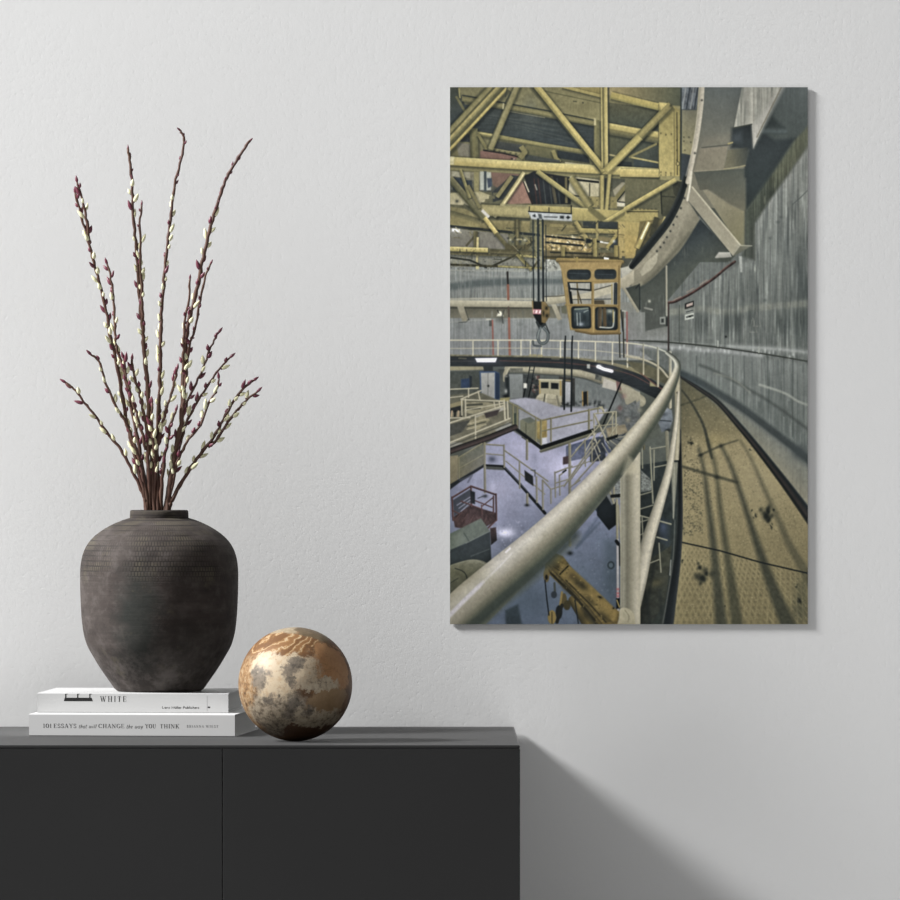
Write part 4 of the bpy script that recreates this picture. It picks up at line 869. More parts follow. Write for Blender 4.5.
    HR = [(440, 640, 50), (468, 609, 47), (500, 579.5, 42.5), (545, 539, 35.5), (585, 499, 29.5), (621, 458, 23.5), (644, 428, 19), (660, 405, 15), (670, 387.5, 11.5), (676.5, 372, 8), (677.5, 364, 6.4), (674, 358, 5), (667, 352.5, 3.6)]
    tube(HR, 10, ['a59e84', 'b9b29a', 'c5bfaa', 'c0baa4', 'b4ad97', 'a29c86', '8c8873', '747563', '5f6554', '525a4e', '62665a'], curve=True, n=.035, soft=.8)
    # where the lower half of the near end lies in shade, and the lamp's streak on the enamel
    tube([(466, 630), (500, 600), (540, 566), (572, 536)], 15, ['6c6e58', '465047', '404a44', '5b614f'], curve=True, a=.75, soft=8)
    tube([(446, 619, 4.6), (462, 602.5, 4.8), (478, 587, 4.6), (483, 582, 3.4)], 4, ['cdc8c6', 'd8d3d8', 'cbc5c0'], soft=1.2); tube([(483, 582, 3), (500, 566, 1.8), (512, 553, .8)], 2, 'd2cdc4', a=.7, soft=1.2); tube([(506, 552), (510, 548)], 2, 'd6d1cc', a=.8, soft=1)
    blob(545, 535, 3, 2, '8f896f', .3); speck((470, 420, 660, 610), 0, '777')
    blob(600, 474, .8, .8, '7b6f62', .6); blob(677, 392.5, .8, .9, '4a4a40', .8)
    poly([(622, 474), (628, 456), (632, 458), (640, 474)], 'b4ac90', a=.6, soft=2)
    # ---------------- crane block, cables and cab over the far wall
    for x, w_, y0 in ((533.6, 1.2, 220), (538.6, 2., 219), (543.3, 2., 220), (546.4, .8, 225)): tube([(x-.6, y0), (x, 301)], w_, ['2b343a', '3a4449'])
    for x in (535.8, 541): tube([(x, 222), (x+.4, 270)], .8, 'a59c68', a=.6)
    poly([(532, 301), (545, 301.5), (549, 307), (549.5, 315), (545, 323), (541, 326), (537, 322), (533.5, 315)], '343637', '2b2f31'); poly([(541.5, 301.5), (545, 301.5), (549.5, 308), (549.5, 316), (545, 323.5), (541.5, 322)], '927a44', '7c6638', n=.12)
    tube([(532.6, 301), (533, 312)], 1.1, '9a814a'); blob(546.5, 308, 1.5, 2, '2c2d29', .85); blob(547, 315.5, 1.4, 2, '2c2d29', .85); blob(543.5, 313, 1, 3, '2f302c', .8)
    poly([(533, 309), (541, 309.3), (541, 314), (533, 313.6)], 'cfa6a6', n=0); tube([(533, 309.3), (541, 309.6)], .7, 'b0505a'); tube([(533, 313.4), (541, 313.7)], .7, 'b0505a')
    for i in range(4): tube([(534.2+i*1.9, 312.6), (534.9+i*1.9, 310.4)], .75, 'f0e6e4' if i % 2 else '8a4a52')
    tube([(537, 322), (540, 328), (545, 324)], 2.6, '3f4647'); tube([(546, 325), (549.5, 333)], 1, '3c4344')
    tube([(540.5, 328), (538, 335), (539, 341), (543, 343.5), (547.5, 340), (547.8, 333), (544, 328)], 3, ['545d60', '76807f', '495255'], curve=True); tube([(539, 330), (537.5, 338)], 1.2, '9aa09b', a=.6)
    tube([(541, 346), (534, 345), (533, 341)], 2, '5b6466', curve=True); tube([(541.5, 329), (541, 338)], 1., '8b9290')
    tube([(540, 346), (537, 356)], .8, '6b6f80', a=.7); tube([(531, 345), (532, 356)], .8, '77798c', a=.6)
    for x, y0, y1 in ((565, 336, 409), (572, 336, 411)): tube([(x+.6, y0), (x, y0+8)], 1.4, '30383c'); tube([(x, y0+6), (x-.8, y1)], 1.7, ['262e33', '363e42'])
    for x in (619, 623): tube([(x, 312), (x+1, 357)], 1.3, ['5a553f', '3c3d35'])
    tube([(621, 310), (623, 331)], 1.2, '333a3a')
    CB = [(559, 262), (622, 262), (620.5, 268), (620, 332), (596, 334), (571, 329.5), (566.5, 298), (563, 276)]
    tube([(558, 260), (622, 262)], 4.5, ['a38c48', '8a7440', '5d5232']); tube([(565, 264.5), (620, 265.5)], 1.6, '3f3b2c'); tube([(577, 258), (577, 268)], 2.6, '94803f')
    poly(CB, 'a0874c', '94793d', n=.06)
    def rrect(x0, y0, x1, y1, r, sk=0):
        p = []
        for cx_, cy_, a0 in ((x1-r, y0+r, -90), (x1-r, y1-r, 0), (x0+r, y1-r, 90), (x0+r, y0+r, 180)):
            for k in range(5):
                t = np.radians(a0+k*22.5); yy = cy_+r*np.sin(t); p.append((cx_+r*np.cos(t)+sk*(yy-y0), yy))
        return p
    poly(rrect(567, 269.2, 591, 279.6, 4), '333c40', '3d4649', n=.1); poly(rrect(594.5, 269, 616.5, 279, 3.5), '333c40', '3f484c', n=.1)
    tube([(569, 273), (588, 273.5)], .7, '5a6468', a=.6); tube([(597, 274), (613, 274.4)], .7, '5a6468', a=.6)
    M1 = [(567.5, 282), (591.5, 281.5), (591.5, 304), (570, 304)]; M2 = [(594, 283.5), (617.5, 282), (617.5, 304.5), (594, 304.5)]
    poly(M1, 'a3a296', '97968a', stripes=.08); poly(M2, 'aaa89a', '9b9889', stripes=.08)
    poly([(571, 296), (591.5, 291.5), (591.5, 299), (572, 301)], 'b1aa90'); poly([(594, 290.5), (612, 285.5), (612, 293), (594, 298)], 'b5ae94', n=.06); tube([(594, 290), (612, 285)], .8, '4d4c40'); tube([(571, 299.5), (612, 298.8)], 1, '3c4750', a=.8)
    poly([(594, 300), (604, 300), (605, 304.5), (594, 304.5)], '5f5540'); tube([(577, 282), (578.5, 303)], 1.4, '74643a'); tube([(577.5, 290), (581.5, 303)], 1.2, '5a5038'); tube([(612, 284), (612, 303)], 1.1, 'a3904f')
    tube([(568.3, 282), (591, 281.8), (591, 290), (570, 288.5), (568.3, 282), (571, 303)], 1.8, '2f3a42'); tube([(615.8, 284), (615.6, 303.5)], 3.4, ['2c363c', '4a555c', '2a3338']); tube([(570.5, 292), (572, 303)], 2, '2a3338')
    poly(rrect(571, 306, 591, 328.5, 3, .03), '2e383c', n=.06); poly(rrect(573.5, 308, 589, 326.5, 2.5, .03), '4b585c', '384347', n=.2, ns=(2, 4)); poly(rrect(595, 306.8, 618, 330, 3), '2c353a', n=.06); poly(rrect(597.3, 308.8, 615.6, 328, 2.5), '56605c', '343e42', n=.15, ns=(2, 4))
    tube([(575, 309), (588, 308)], 1.5, '8a9580', a=.8); tube([(577, 313), (577.5, 325)], 1.2, 'a3aca6', a=.7); tube([(580, 313), (580.5, 325)], 1, '8f9a96', a=.7); blob(585, 318, 3, 5, '2b3539', .8); blob(581, 324, 2.5, 1.8, 'a6b0ba', .7); tube([(584, 312), (588, 310)], 1, 'b0b8ae', a=.6)
    tube([(600, 309), (599.5, 326)], 4, ['6f5f42', '5a4c38', '4d4537']); tube([(604.5, 309), (605, 325)], 3.4, ['6a5536', '57482f']); blob(609.5, 318, 2.6, 5, '2a343a', .85); tube([(600, 327), (611, 327.4), (613.5, 324), (614, 312)], 1.3, 'b9bcb2', curve=True, a=.85); blob(610, 311, 2.6, 1.8, 'a5a898', .8); tube([(613.2, 310), (613.4, 322)], .9, 'a38f4c')
    tube([(592.8, 281), (592.9, 332)], 2.6, ['ad9350', '8d743c']); tube([(566, 304.6), (619, 305.4)], 2, ['a78d4b', '866e39']); tube([(567, 281), (619, 281.2)], 1.6, ['a88f4d', '8e763e']); tube([(576, 330.5), (592, 333.5), (620, 333)], 2.4, ['8a713a', '6b5730'])
    tube([(562.5, 272), (566.5, 300), (571, 329)], 1.8, ['ab924f', '8a733d']); tube([(619.4, 266), (619.3, 332)], 2, ['9c834a', '7a6536'])
    # ---------------- colour balance of the photograph by area
    def balance(pts, sat=1., gain=1., tint=None, ta=0., soft=8):
        P = np.array(pts, np.float32)
        w = win(P[:, 0].min()-soft, P[:, 1].min()-soft, P[:, 0].max()+soft, P[:, 1].max()+soft)
        m = pmask(pts, gx[w[1]][None, :], gy[w[0]][:, None], soft)[..., None]
        A = C[w]; L = A.mean(2, keepdims=True); B = (L+(A-L)*sat)*gain
        if tint is not None: B = B*(1-ta)+L*gain*hx(tint)/hx(tint).mean()*ta
        C[w] = A*(1-m)+B*m
    balance([(690, 300), (735, 262), (756, 222), (820, 135), (820, 500), (760, 440), (682, 372), (640, 345), (640, 310)], .85, 1., '7f867d', .45)
    balance([(440, 80), (684, 80), (684, 180), (640, 256), (560, 256), (440, 266)], 1.12, 1.07, None, 0, 4)
    balance([(470, 455), (512, 432), (545, 455), (600, 436), (600, 470), (500, 570), (450, 560)], 1., 1.15, 'a5a4bb', .3, 10)
    # ---------------- overall print finish: light grain
    def blur(A, r):
        k = int(r*PSS)
        for ax in (0, 1):
            for _ in range(2):
                pad = [(0, 0)]*3; pad[ax] = (k+1, k)
                S_ = np.cumsum(np.pad(A, pad, mode='edge'), axis=ax, dtype=np.float64)
                n_ = A.shape[ax]
                A = ((np.take(S_, np.arange(2*k+1, 2*k+1+n_), axis=ax)-np.take(S_, np.arange(0, n_), axis=ax))/(2*k+1)).astype(np.float32)
        return A
    L_ = C.mean(2, keepdims=True)
    C[:] = C*(1+np.clip(.12*(L_-blur(L_, 2.2))+.42*(L_-blur(L_, 10)), -.2, .2)/np.maximum(L_, .12))
    g1 = nz(PW, PH, 901, .8, .8, 2); g2 = nz(PW, PH, 902, 5, 5, 3)
    g3 = nz(PW, PH, 903, 1.4, 2.2, 2); g4 = nz(PW, PH, 904, 30, 24, 2)
    up_ = np.clip((275-gy)/25, 0, 1)[:, None]*np.clip((690-gx)/20, 0, 1)[None, :]
    C[:] = C*(1+.05*g1+.035*g2+.03*g4+(.05+.05*up_)*g3)[..., None]
    L_ = C.mean(2, keepdims=True)
    C[:] = C+np.clip(.42-L_, 0, 1)*(hx('3a4a4e')-.20)*.35
    vx_, vy_ = (gx-629)/179, (gy-355)/268
    C[:] = C*(1-.10*np.clip(vx_[None, :]**2+vy_[:, None]**2-.5, 0, 1.4))[..., None]
    C[:] = blur(C, .34)
    return np.clip(C, 0, 1)
# ---------------------------------------------------------------------------
# materials
# ---------------------------------------------------------------------------
def mat_wall():
    t = NT('wall_plaster'); v = t.coord()
    a = t.noise(v, 140, 4, .6); b = t.noise(v, 38, 4, .55); c = t.noise(v, 2.2, 2)
    base = t.mix(c, (.705, .705, .70), (.725, .725, .72))
    t.l(base, t.b.inputs['Base Color']); t.set(t.b, Roughness=.92); t.b.inputs['Specular IOR Level'].default_value = .15
    pit = t.ramp(a, [(.30, 0.), (.42, 1.)])
    h = t.math('ADD', t.math('MULTIPLY', pit, .5), t.math('ADD', t.math('MULTIPLY', a, .6), t.math('MULTIPLY', b, .8)))
    t.bump(h, .10, .0026); return t.m
def mat_satin_black():
    t = NT('satin_black_lacquer'); v = t.coord()
    a = t.noise(v, 300, 3, .6); c = t.noise(v, 3, 2)
    t.l(t.mix(c, (.0225, .0225, .0225), (.026, .026, .026)), t.b.inputs['Base Color'])
    t.set(t.b, Roughness=.62); t.b.inputs['Specular IOR Level'].default_value = .06
    t.set(t.b, Sheen_Weight=.24, Sheen_Roughness=.35)
    t.bump(a, .03, .0004); return t.m
def mat_plain(name, col, rough=.6, spec=.3, var=.04, scale=30):
    t = NT(name); v = t.coord(); f = t.noise(v, scale, 3)
    a = tuple(x*(1-var) for x in col); b = tuple(min(1, x*(1+var)) for x in col)
    t.l(t.mix(f, a, b), t.b.inputs['Base Color']); t.set(t.b, Roughness=rough); t.b.inputs['Specular IOR Level'].default_value = spec
    return t.m
def mat_pages():
    t = NT('paper_edges'); v = t.mapping(t.coord(), (3, 3, 900))
    f = t.noise(v, 1.5, 2)
    t.l(t.mix(f, (.50, .50, .49), (.62, .62, .61)), t.b.inputs['Base Color']); t.set(t.b, Roughness=.9); t.bump(f, .2, .0004); return t.m
def mat_clay():
    t = NT('dark_fired_clay'); v = t.coord(); uv = t.coord('UV')
    vs = t.mapping(v, (1, 1, 2.6))
    big = t.noise(vs, 9, 5, .6); fine = t.noise(v, 120, 4, .65); band = t.noise(t.mapping(v, (1.2, 1.2, 22)), 7, 4, .6)
    c1 = t.ramp(big, [(.30, (.026, .021, .019)), (.46, (.047, .037, .033)), (.58, (.058, .047, .042)), (.74, (.100, .084, .078))])
    c2 = t.mix(t.math('MULTIPLY', t.ramp(band, [(.45, 0.), (.72, 1.)]), .45), c1, (.030, .025, .022))
    med = t.noise(v, 42, 6, .7)
    c2 = t.mix(t.math('MULTIPLY', t.ramp(med, [(.50, 0.), (.70, 1.)]), .55), c2, (.110, .095, .088))
    c2 = t.mix(t.math('MULTIPLY', t.ramp(med, [(.30, 1.), (.44, 0.)]), .5), c2, (.018, .016, .014))
    # dark greenish patch down the front, olive flecks
    sp_ = t.n('ShaderNodeVectorMath', operation='SUBTRACT'); t.l(t.n('ShaderNodeTexCoord').outputs['Object'], sp_.inputs[0]); sp_.inputs[1].default_value = (-.030, -.122, .115)
    sm_ = t.n('ShaderNodeVectorMath', operation='MULTIPLY'); t.l(sp_.outputs[0], sm_.inputs[0]); sm_.inputs[1].default_value = (1.0, .55, .42)
    ln_ = t.n('ShaderNodeVectorMath', operation='LENGTH'); t.l(sm_.outputs[0], ln_.inputs[0])
    dd = t.math('ADD', ln_.outputs['Value'], t.math('MULTIPLY', t.math('SUBTRACT', t.noise(v, 30, 4, .6), .5), .05))
    st_ = t.ramp(dd, [(.018, 1.), (.050, 0.)])
    c3 = t.mix(t.math('MULTIPLY', st_, .75), c2, (.020, .025, .022))
    c3 = t.mix(t.math('MULTIPLY', t.ramp(t.noise(v, 5.2, 3, .5), [(.52, 0.), (.66, 1.)]), .35), c3, (.030, .032, .028))
    c4 = t.mix(t.math('MULTIPLY', t.ramp(t.noise(v, 24, 5, .7), [(.58, 0.), (.70, 1.)]), .45), c3, (.105, .092, .062))
    # paler chalky dust round the foot
    sz = t.n('ShaderNodeSeparateXYZ'); t.l(v, sz.inputs[0])
    foot = t.n('ShaderNodeMapRange'); t.l(sz.outputs['Z'], foot.inputs['Value']); t.set(foot, From_Min=.12, From_Max=.0, To_Min=0., To_Max=1.)
    dust = t.math('MULTIPLY', t.math('MULTIPLY', foot.outputs[0], t.ramp(t.noise(v, 30, 6, .7), [(.45, 0.), (.62, 1.)])), .5)
    c5 = t.mix(dust, c4, (.16, .14, .13))
    # comb pattern pressed into the shoulder
    bt = t.n('ShaderNodeTexBrick'); t.l(t.mapping(uv, (1, 1, 1)), bt.inputs['Vector']); bt.offset = .5
    t.set(bt, Scale=1.0, Mortar_Size=.0011, Mortar_Smooth=.3, Brick_Width=.0066, Row_Height=.0082)
    bt.inputs['Color1'].default_value = (1, 1, 1, 1); bt.inputs['Color2'].default_value = (1, 1, 1, 1); bt.inputs['Mortar'].default_value = (0, 0, 0, 1)
    sh = t.n('ShaderNodeMapRange'); t.l(sz.outputs['Z'], sh.inputs['Value']); t.set(sh, From_Min=.175, From_Max=.20)
    patch = t.ramp(t.noise(t.mapping(v, (1, 1, 1.6)), 11, 3), [(.42, 0.), (.56, 1.)])
    cm = t.math('MULTIPLY', t.math('MULTIPLY', sh.outputs[0], patch), t.math('SUBTRACT', 1.0, bt.outputs['Fac']))
    grooves = t.math('MULTIPLY', t.math('MULTIPLY', sh.outputs[0], patch), bt.outputs['Fac'])
    rg = t.ramp(t.noise(v, 26, 3), [(.45, 0.), (.60, 1.)])
    c5 = t.mix(t.math('MULTIPLY', t.math('MULTIPLY', cm, rg), .45), c5, (.115, .10, .068))
    c6 = t.mix(t.math('MULTIPLY', grooves, .65), c5, (.018, .016, .014))
    t.l(c6, t.b.inputs['Base Color']); t.set(t.b, Roughness=.82); t.b.inputs['Specular IOR Level'].default_value = .28
    h = t.math('ADD', t.math('ADD', t.math('MULTIPLY', fine, .35), t.math('MULTIPLY', band, .5)), t.math('MULTIPLY', grooves, -1.2))
    t.bump(h, .5, .0018); return t.m
def mat_stone():
    t = NT('banded_marble_stone'); v0 = t.coord()
    # object axes: x right, -y towards the room, z up; unit = radius .09
    sc = t.mapping(v0, (11.1, 11.1, 11.1))
    wob = t.noise(sc, 2.2, 5, .62, 0, 'Color'); wobf = t.noise(sc, 7, 5, .66, 0, 'Color')
    def warp(vec, n, k):
        m = t.n('ShaderNodeVectorMath', operation='SUBTRACT'); t.l(n, m.inputs[0]); m.inputs[1].default_value = (.5, .5, .5)
        s_ = t.n('ShaderNodeVectorMath', operation='SCALE'); t.l(m.outputs[0], s_.inputs[0]); s_.inputs['Scale'].default_value = k
        a = t.n('ShaderNodeVectorMath', operation='ADD'); t.l(vec, a.inputs[0]); t.l(s_.outputs[0], a.inputs[1]); return a.outputs[0]
    wobg = t.noise(sc, 22, 4, .7, 0, 'Color')
    v = warp(warp(warp(sc, wob, .42), wobf, .34), wobg, .12)
    def blob(c, r, s=.25, stretch=(1, 1, 1), vec=None):
        mp = t.n('ShaderNodeVectorMath', operation='SUBTRACT'); t.l(vec or v, mp.inputs[0]); mp.inputs[1].default_value = c
        ml = t.n('ShaderNodeVectorMath', operation='MULTIPLY'); t.l(mp.outputs[0], ml.inputs[0]); ml.inputs[1].default_value = stretch
        ln = t.n('ShaderNodeVectorMath', operation='LENGTH'); t.l(ml.outputs[0], ln.inputs[0])
        m = t.n('ShaderNodeMapRange', interpolation_type='SMOOTHSTEP'); t.l(ln.outputs['Value'], m.inputs['Value'])
        s = s*.6
        t.set(m, From_Min=r*(1+s), From_Max=r*(1-s), To_Min=0., To_Max=1.); return m.outputs[0]
    n1 = t.noise(sc, 3, 6, .62); n2 = t.noise(sc, 11, 6, .68); n3 = t.noise(sc, 34, 4, .7)
    # rust brown ground, mottled
    base = t.ramp(n1, [(.32, (.085, .042, .022)), (.48, (.20, .098, .045)), (.60, (.27, .145, .07)), (.74, (.30, .19, .105))])
    base = t.mix(t.math('MULTIPLY', t.ramp(n2, [(.48, 0.), (.66, 1.)]), .55), base, (.15, .115, .08))
    # grey brown mottled underside and left flank
    cream = (.66, .56, .43); pale = (.60, .53, .43); grey = (.20, .175, .15)
    flank = t.ramp(n2, [(.36, (.14, .09, .055)), (.46, (.42, .25, .12)), (.56, (.54, .38, .22)), (.64, (.62, .50, .36)), (.74, (.40, .21, .09))])
    f_l = blob((-.75, -.55, -.15), .72, .4)
    c = t.mix(t.math('MULTIPLY', f_l, .9), base, flank)
    low = t.ramp(n2, [(.38, (.16, .135, .11)), (.50, (.40, .35, .28)), (.62, (.56, .50, .41)), (.72, (.25, .205, .165))])
    c = t.mix(t.math('MULTIPLY', blob((-.30, -.75, -.50), .60, .3, (1, 1, 1.15)), .92), c, low)
    # right hand bands of brown between cream veins, colour lightened to offset the shade
    c = t.mix(blob((.62, -.60, .30), .46, .12, (1, 1, 1.0)), c, t.ramp(n1, [(.3, (.38, .19, .09)), (.7, (.62, .36, .18))]))
    c = t.mix(blob((.60, -.72, -.28), .40, .12, (.85, 1, 1.4)), c, t.ramp(n1, [(.3, (.30, .20, .11)), (.7, (.46, .32, .19))]))
    c = t.mix(blob((.35, -.50, -.85), .46, .12, (.8, 1, 1.5)), c, t.ramp(n1, [(.3, (.12, .065, .038)), (.7, (.19, .11, .068))]))
    # cream veins wedging in from the middle to the right
    def vein(c0, r, st, k=1.): 
        return t.math('MULTIPLY', blob(c0, r, .3, st), k)
    vc = t.ramp(n2, [(.36, (.27, .225, .18)), (.46, (.56, .48, .37)), (.60, (.70, .62, .49)), (.74, (.40, .33, .25))])
    c = t.mix(vein((.42, -.85, .03), .36, (.75, .8, 3.0)), c, vc)
    c = t.mix(vein((.32, -.85, -.57), .55, (.75, .8, 3.4)), c, vc)
    c = t.mix(vein((.12, -.92, .30), .36, (1., .8, 1.3)), c, t.ramp(n2, [(.36, (.36, .29, .21)), (.50, (.62, .53, .41)), (.66, (.50, .38, .25))]))
    # big smooth cream patch
    c = t.mix(blob((-.32, -.88, .28), .46, .12, (.95, .8, .95)), c, t.mix(t.ramp(n2, [(.5, 0.), (.75, 1.)]), (.74, .63, .48), (.60, .43, .26)))
    # striped honey-coloured arc over the top
    wv = t.n('ShaderNodeTexWave', wave_type='BANDS', bands_direction='Z'); t.l(t.mapping(warp(sc, wob, .22), (1, 1, 1), rot=(R(-18), R(24), 0)), wv.inputs['Vector']); t.set(wv, Scale=2.3, Distortion=1.2, Detail=4); wv.inputs['Detail Scale'].default_value = 2.5
    arc = t.ramp(wv.outputs['Fac'], [(.12, (.24, .12, .05)), (.40, (.46, .27, .12)), (.55, (.74, .60, .42)), (.70, (.52, .32, .15)), (.9, (.34, .18, .08))])
    c = t.mix(blob((-.25, -.45, .82), .52, .14, (.75, 1, 1.5)), c, arc)
    c = t.mix(blob((-.05, .0, 1.02), .38, .2, (1, 1, 1)), c, t.ramp(n2, [(.4, (.45, .37, .26)), (.6, (.58, .50, .38))]))
    c = t.mix(blob((.32, -.2, .90), .33, .2, (1, 1, 1.2)), c, t.ramp(n2, [(.4, (.17, .125, .075)), (.6, (.25, .19, .12))]))
    # grey lichen-like spots
    for p, r in (((-.62, -.76, .12), .18), ((-.10, -.97, .25), .16), ((-.02, -.94, .42), .12), ((-.05, -1.0, .05), .10), ((-.45, -.9, -.25), .14), ((.25, -.95, -.45), .12), ((-.1, -.9, -.55), .16), ((.10, -.95, .44), .12), ((-.05, -.9, -.3), .14)):
        c = t.mix(t.math('MULTIPLY', blob(p, r, .5), .9), c, t.ramp(n2, [(.4, (.13, .115, .10)), (.6, (.27, .235, .20))]))
    # pits and hairline cracks
    c = t.mix(t.math('MULTIPLY', t.ramp(n3, [(.62, 0.), (.70, 1.)]), .6), c, (.10, .07, .045))
    c = t.mix(t.math('MULTIPLY', t.ramp(n3, [(.28, 1.), (.36, 0.)]), .35), c, (.70, .60, .46))
    vr = t.n('ShaderNodeTexVoronoi', feature='DISTANCE_TO_EDGE'); t.l(v, vr.inputs['Vector']); t.set(vr, Scale=1.5)
    c = t.mix(t.math('MULTIPLY', t.ramp(vr.outputs['Distance'], [(.0, 1.), (.012, 0.)]), .45), c, (.07, .04, .025))
    c = t.mix(1.0, c, (.60, .57, .525), 'MULTIPLY')
    t.l(c, t.b.inputs['Base Color']); t.set(t.b, Roughness=.5); t.b.inputs['Specular IOR Level'].default_value = .25
    t.bump(n3, .05, .0006); return t.m
def mat_bark():
    t = NT('willow_bark'); v = t.coord(); f = t.noise(t.mapping(v, (1, 1, .25)), 160, 4, .6)
    g = t.noise(v, 9, 2)
    c = t.mix(f, (.030, .011, .009), (.115, .046, .030))
    t.l(t.mix(t.math('MULTIPLY', t.ramp(g, [(.4, 0.), (.7, 1.)]), .6), c, (.105, .055, .024)), t.b.inputs['Base Color'])
    t.set(t.b, Roughness=.6); t.bump(f, .3, .0006); return t.m
def mat_catkin():
    t = NT('pale_catkin_down'); v = t.coord(); f = t.noise(v, 350, 3, .7); g = t.noise(v, 70, 2)
    c = t.mix(t.ramp(g, [(.35, 0.), (.65, 1.)]), (.74, .73, .55), (.66, .62, .27))
    t.l(t.mix(t.math('MULTIPLY', f, .4), c, (.78, .77, .62)), t.b.inputs['Base Color']); t.set(t.b, Roughness=.9)
    t.bump(f, .5, .0008); return t.m
def mat_bud():
    t = NT('burgundy_bud_scale'); v = t.coord(); f = t.noise(v, 140, 3)
    t.l(t.mix(f, (.070, .012, .022), (.20, .045, .075)), t.b.inputs['Base Color']); t.set(t.b, Roughness=.4); return t.m
M_wall = mat_wall(); M_black = mat_satin_black(); M_pages = mat_pages(); M_clay = mat_clay(); M_stone = mat_stone()
M_bark = mat_bark(); M_catkin = mat_catkin(); M_bud = mat_bud()
M_cover = mat_plain('matt_white_cover', (.60, .60, .596), .55, .3, .015, 60)
M_cover2 = mat_plain('soft_white_cover', (.53, .53, .526), .5, .3, .02, 40)
M_ink = mat_plain('black_ink', (.02, .02, .02), .6, .2); M_ink2 = mat_plain('grey_ink', (.12, .12, .12), .6, .2)
M_groove = mat_plain('cover_hinge_line', (.30, .30, .30), .7, .2)
M_floor = mat_plain('pale_grey_screed', (.66, .66, .66), .6, .3, .08, 8)
M_dark = mat_plain('plinth_black', (.012, .012, .012), .7, .2)  # plain black finish of the plinth

# ---------------------------------------------------------------------------
# the setting: one plastered wall, the floor below the frame
# ---------------------------------------------------------------------------
bm = bmesh.new(); box(bm, -2.6, 2.6, 0, .12, 0, 2.7)
tag(mesh_from('wall_back', bm, M_wall), kind='structure')
bm = bmesh.new(); box(bm, -2.6, 2.6, -2.6, .12, -.06, 0)
tag(mesh_from('floor', bm, M_floor), kind='structure')

# ---------------------------------------------------------------------------
# black sideboard
# ---------------------------------------------------------------------------
CD = 0.75                                   # depth
TZ = CZ-(726.5-450)/S                       # top surface
fs = (D-CD)/D
xr = P(520, 800, CD).x; xg = P(222.5, 800, CD).x; xl = xg-(xr-xg)
sb = empty('sideboard', ((xl+xr)/2, -CD/2, 0)); ox, oy = sb.location.x, sb.location.y
tag(sb, 'black satin sideboard with two flat handleless doors against the white wall', 'sideboard')
gap = .0016
def local(bm):
    bmesh.ops.translate(bm, verts=bm.verts, vec=(-ox, -oy, 0)); return bm
tt = .0058
bm = bmesh.new(); box(bm, xl, xr, -CD, -.005, TZ-tt, TZ, .0026, 3); mesh_from('top', local(bm), M_black, parent=sb)
bm = bmesh.new(); box(bm, xl+.0008, xr-.0008, -CD+.021, -.006, .07, TZ-tt, .001); mesh_from('carcass', local(bm), M_black, parent=sb)
bm = bmesh.new(); box(bm, xl+.03, xr-.03, -CD+.06, -.03, 0, .07); mesh_from('plinth', local(bm), M_dark, parent=sb)
for i, (a, b) in enumerate(((xl, xg-gap/2), (xg+gap/2, xr))):
    bm = bmesh.new(); box(bm, a, b, -CD+.0005, -CD+.0195, .075, TZ-tt-.0002, .0006); mesh_from('door', local(bm), M_black, parent=sb)

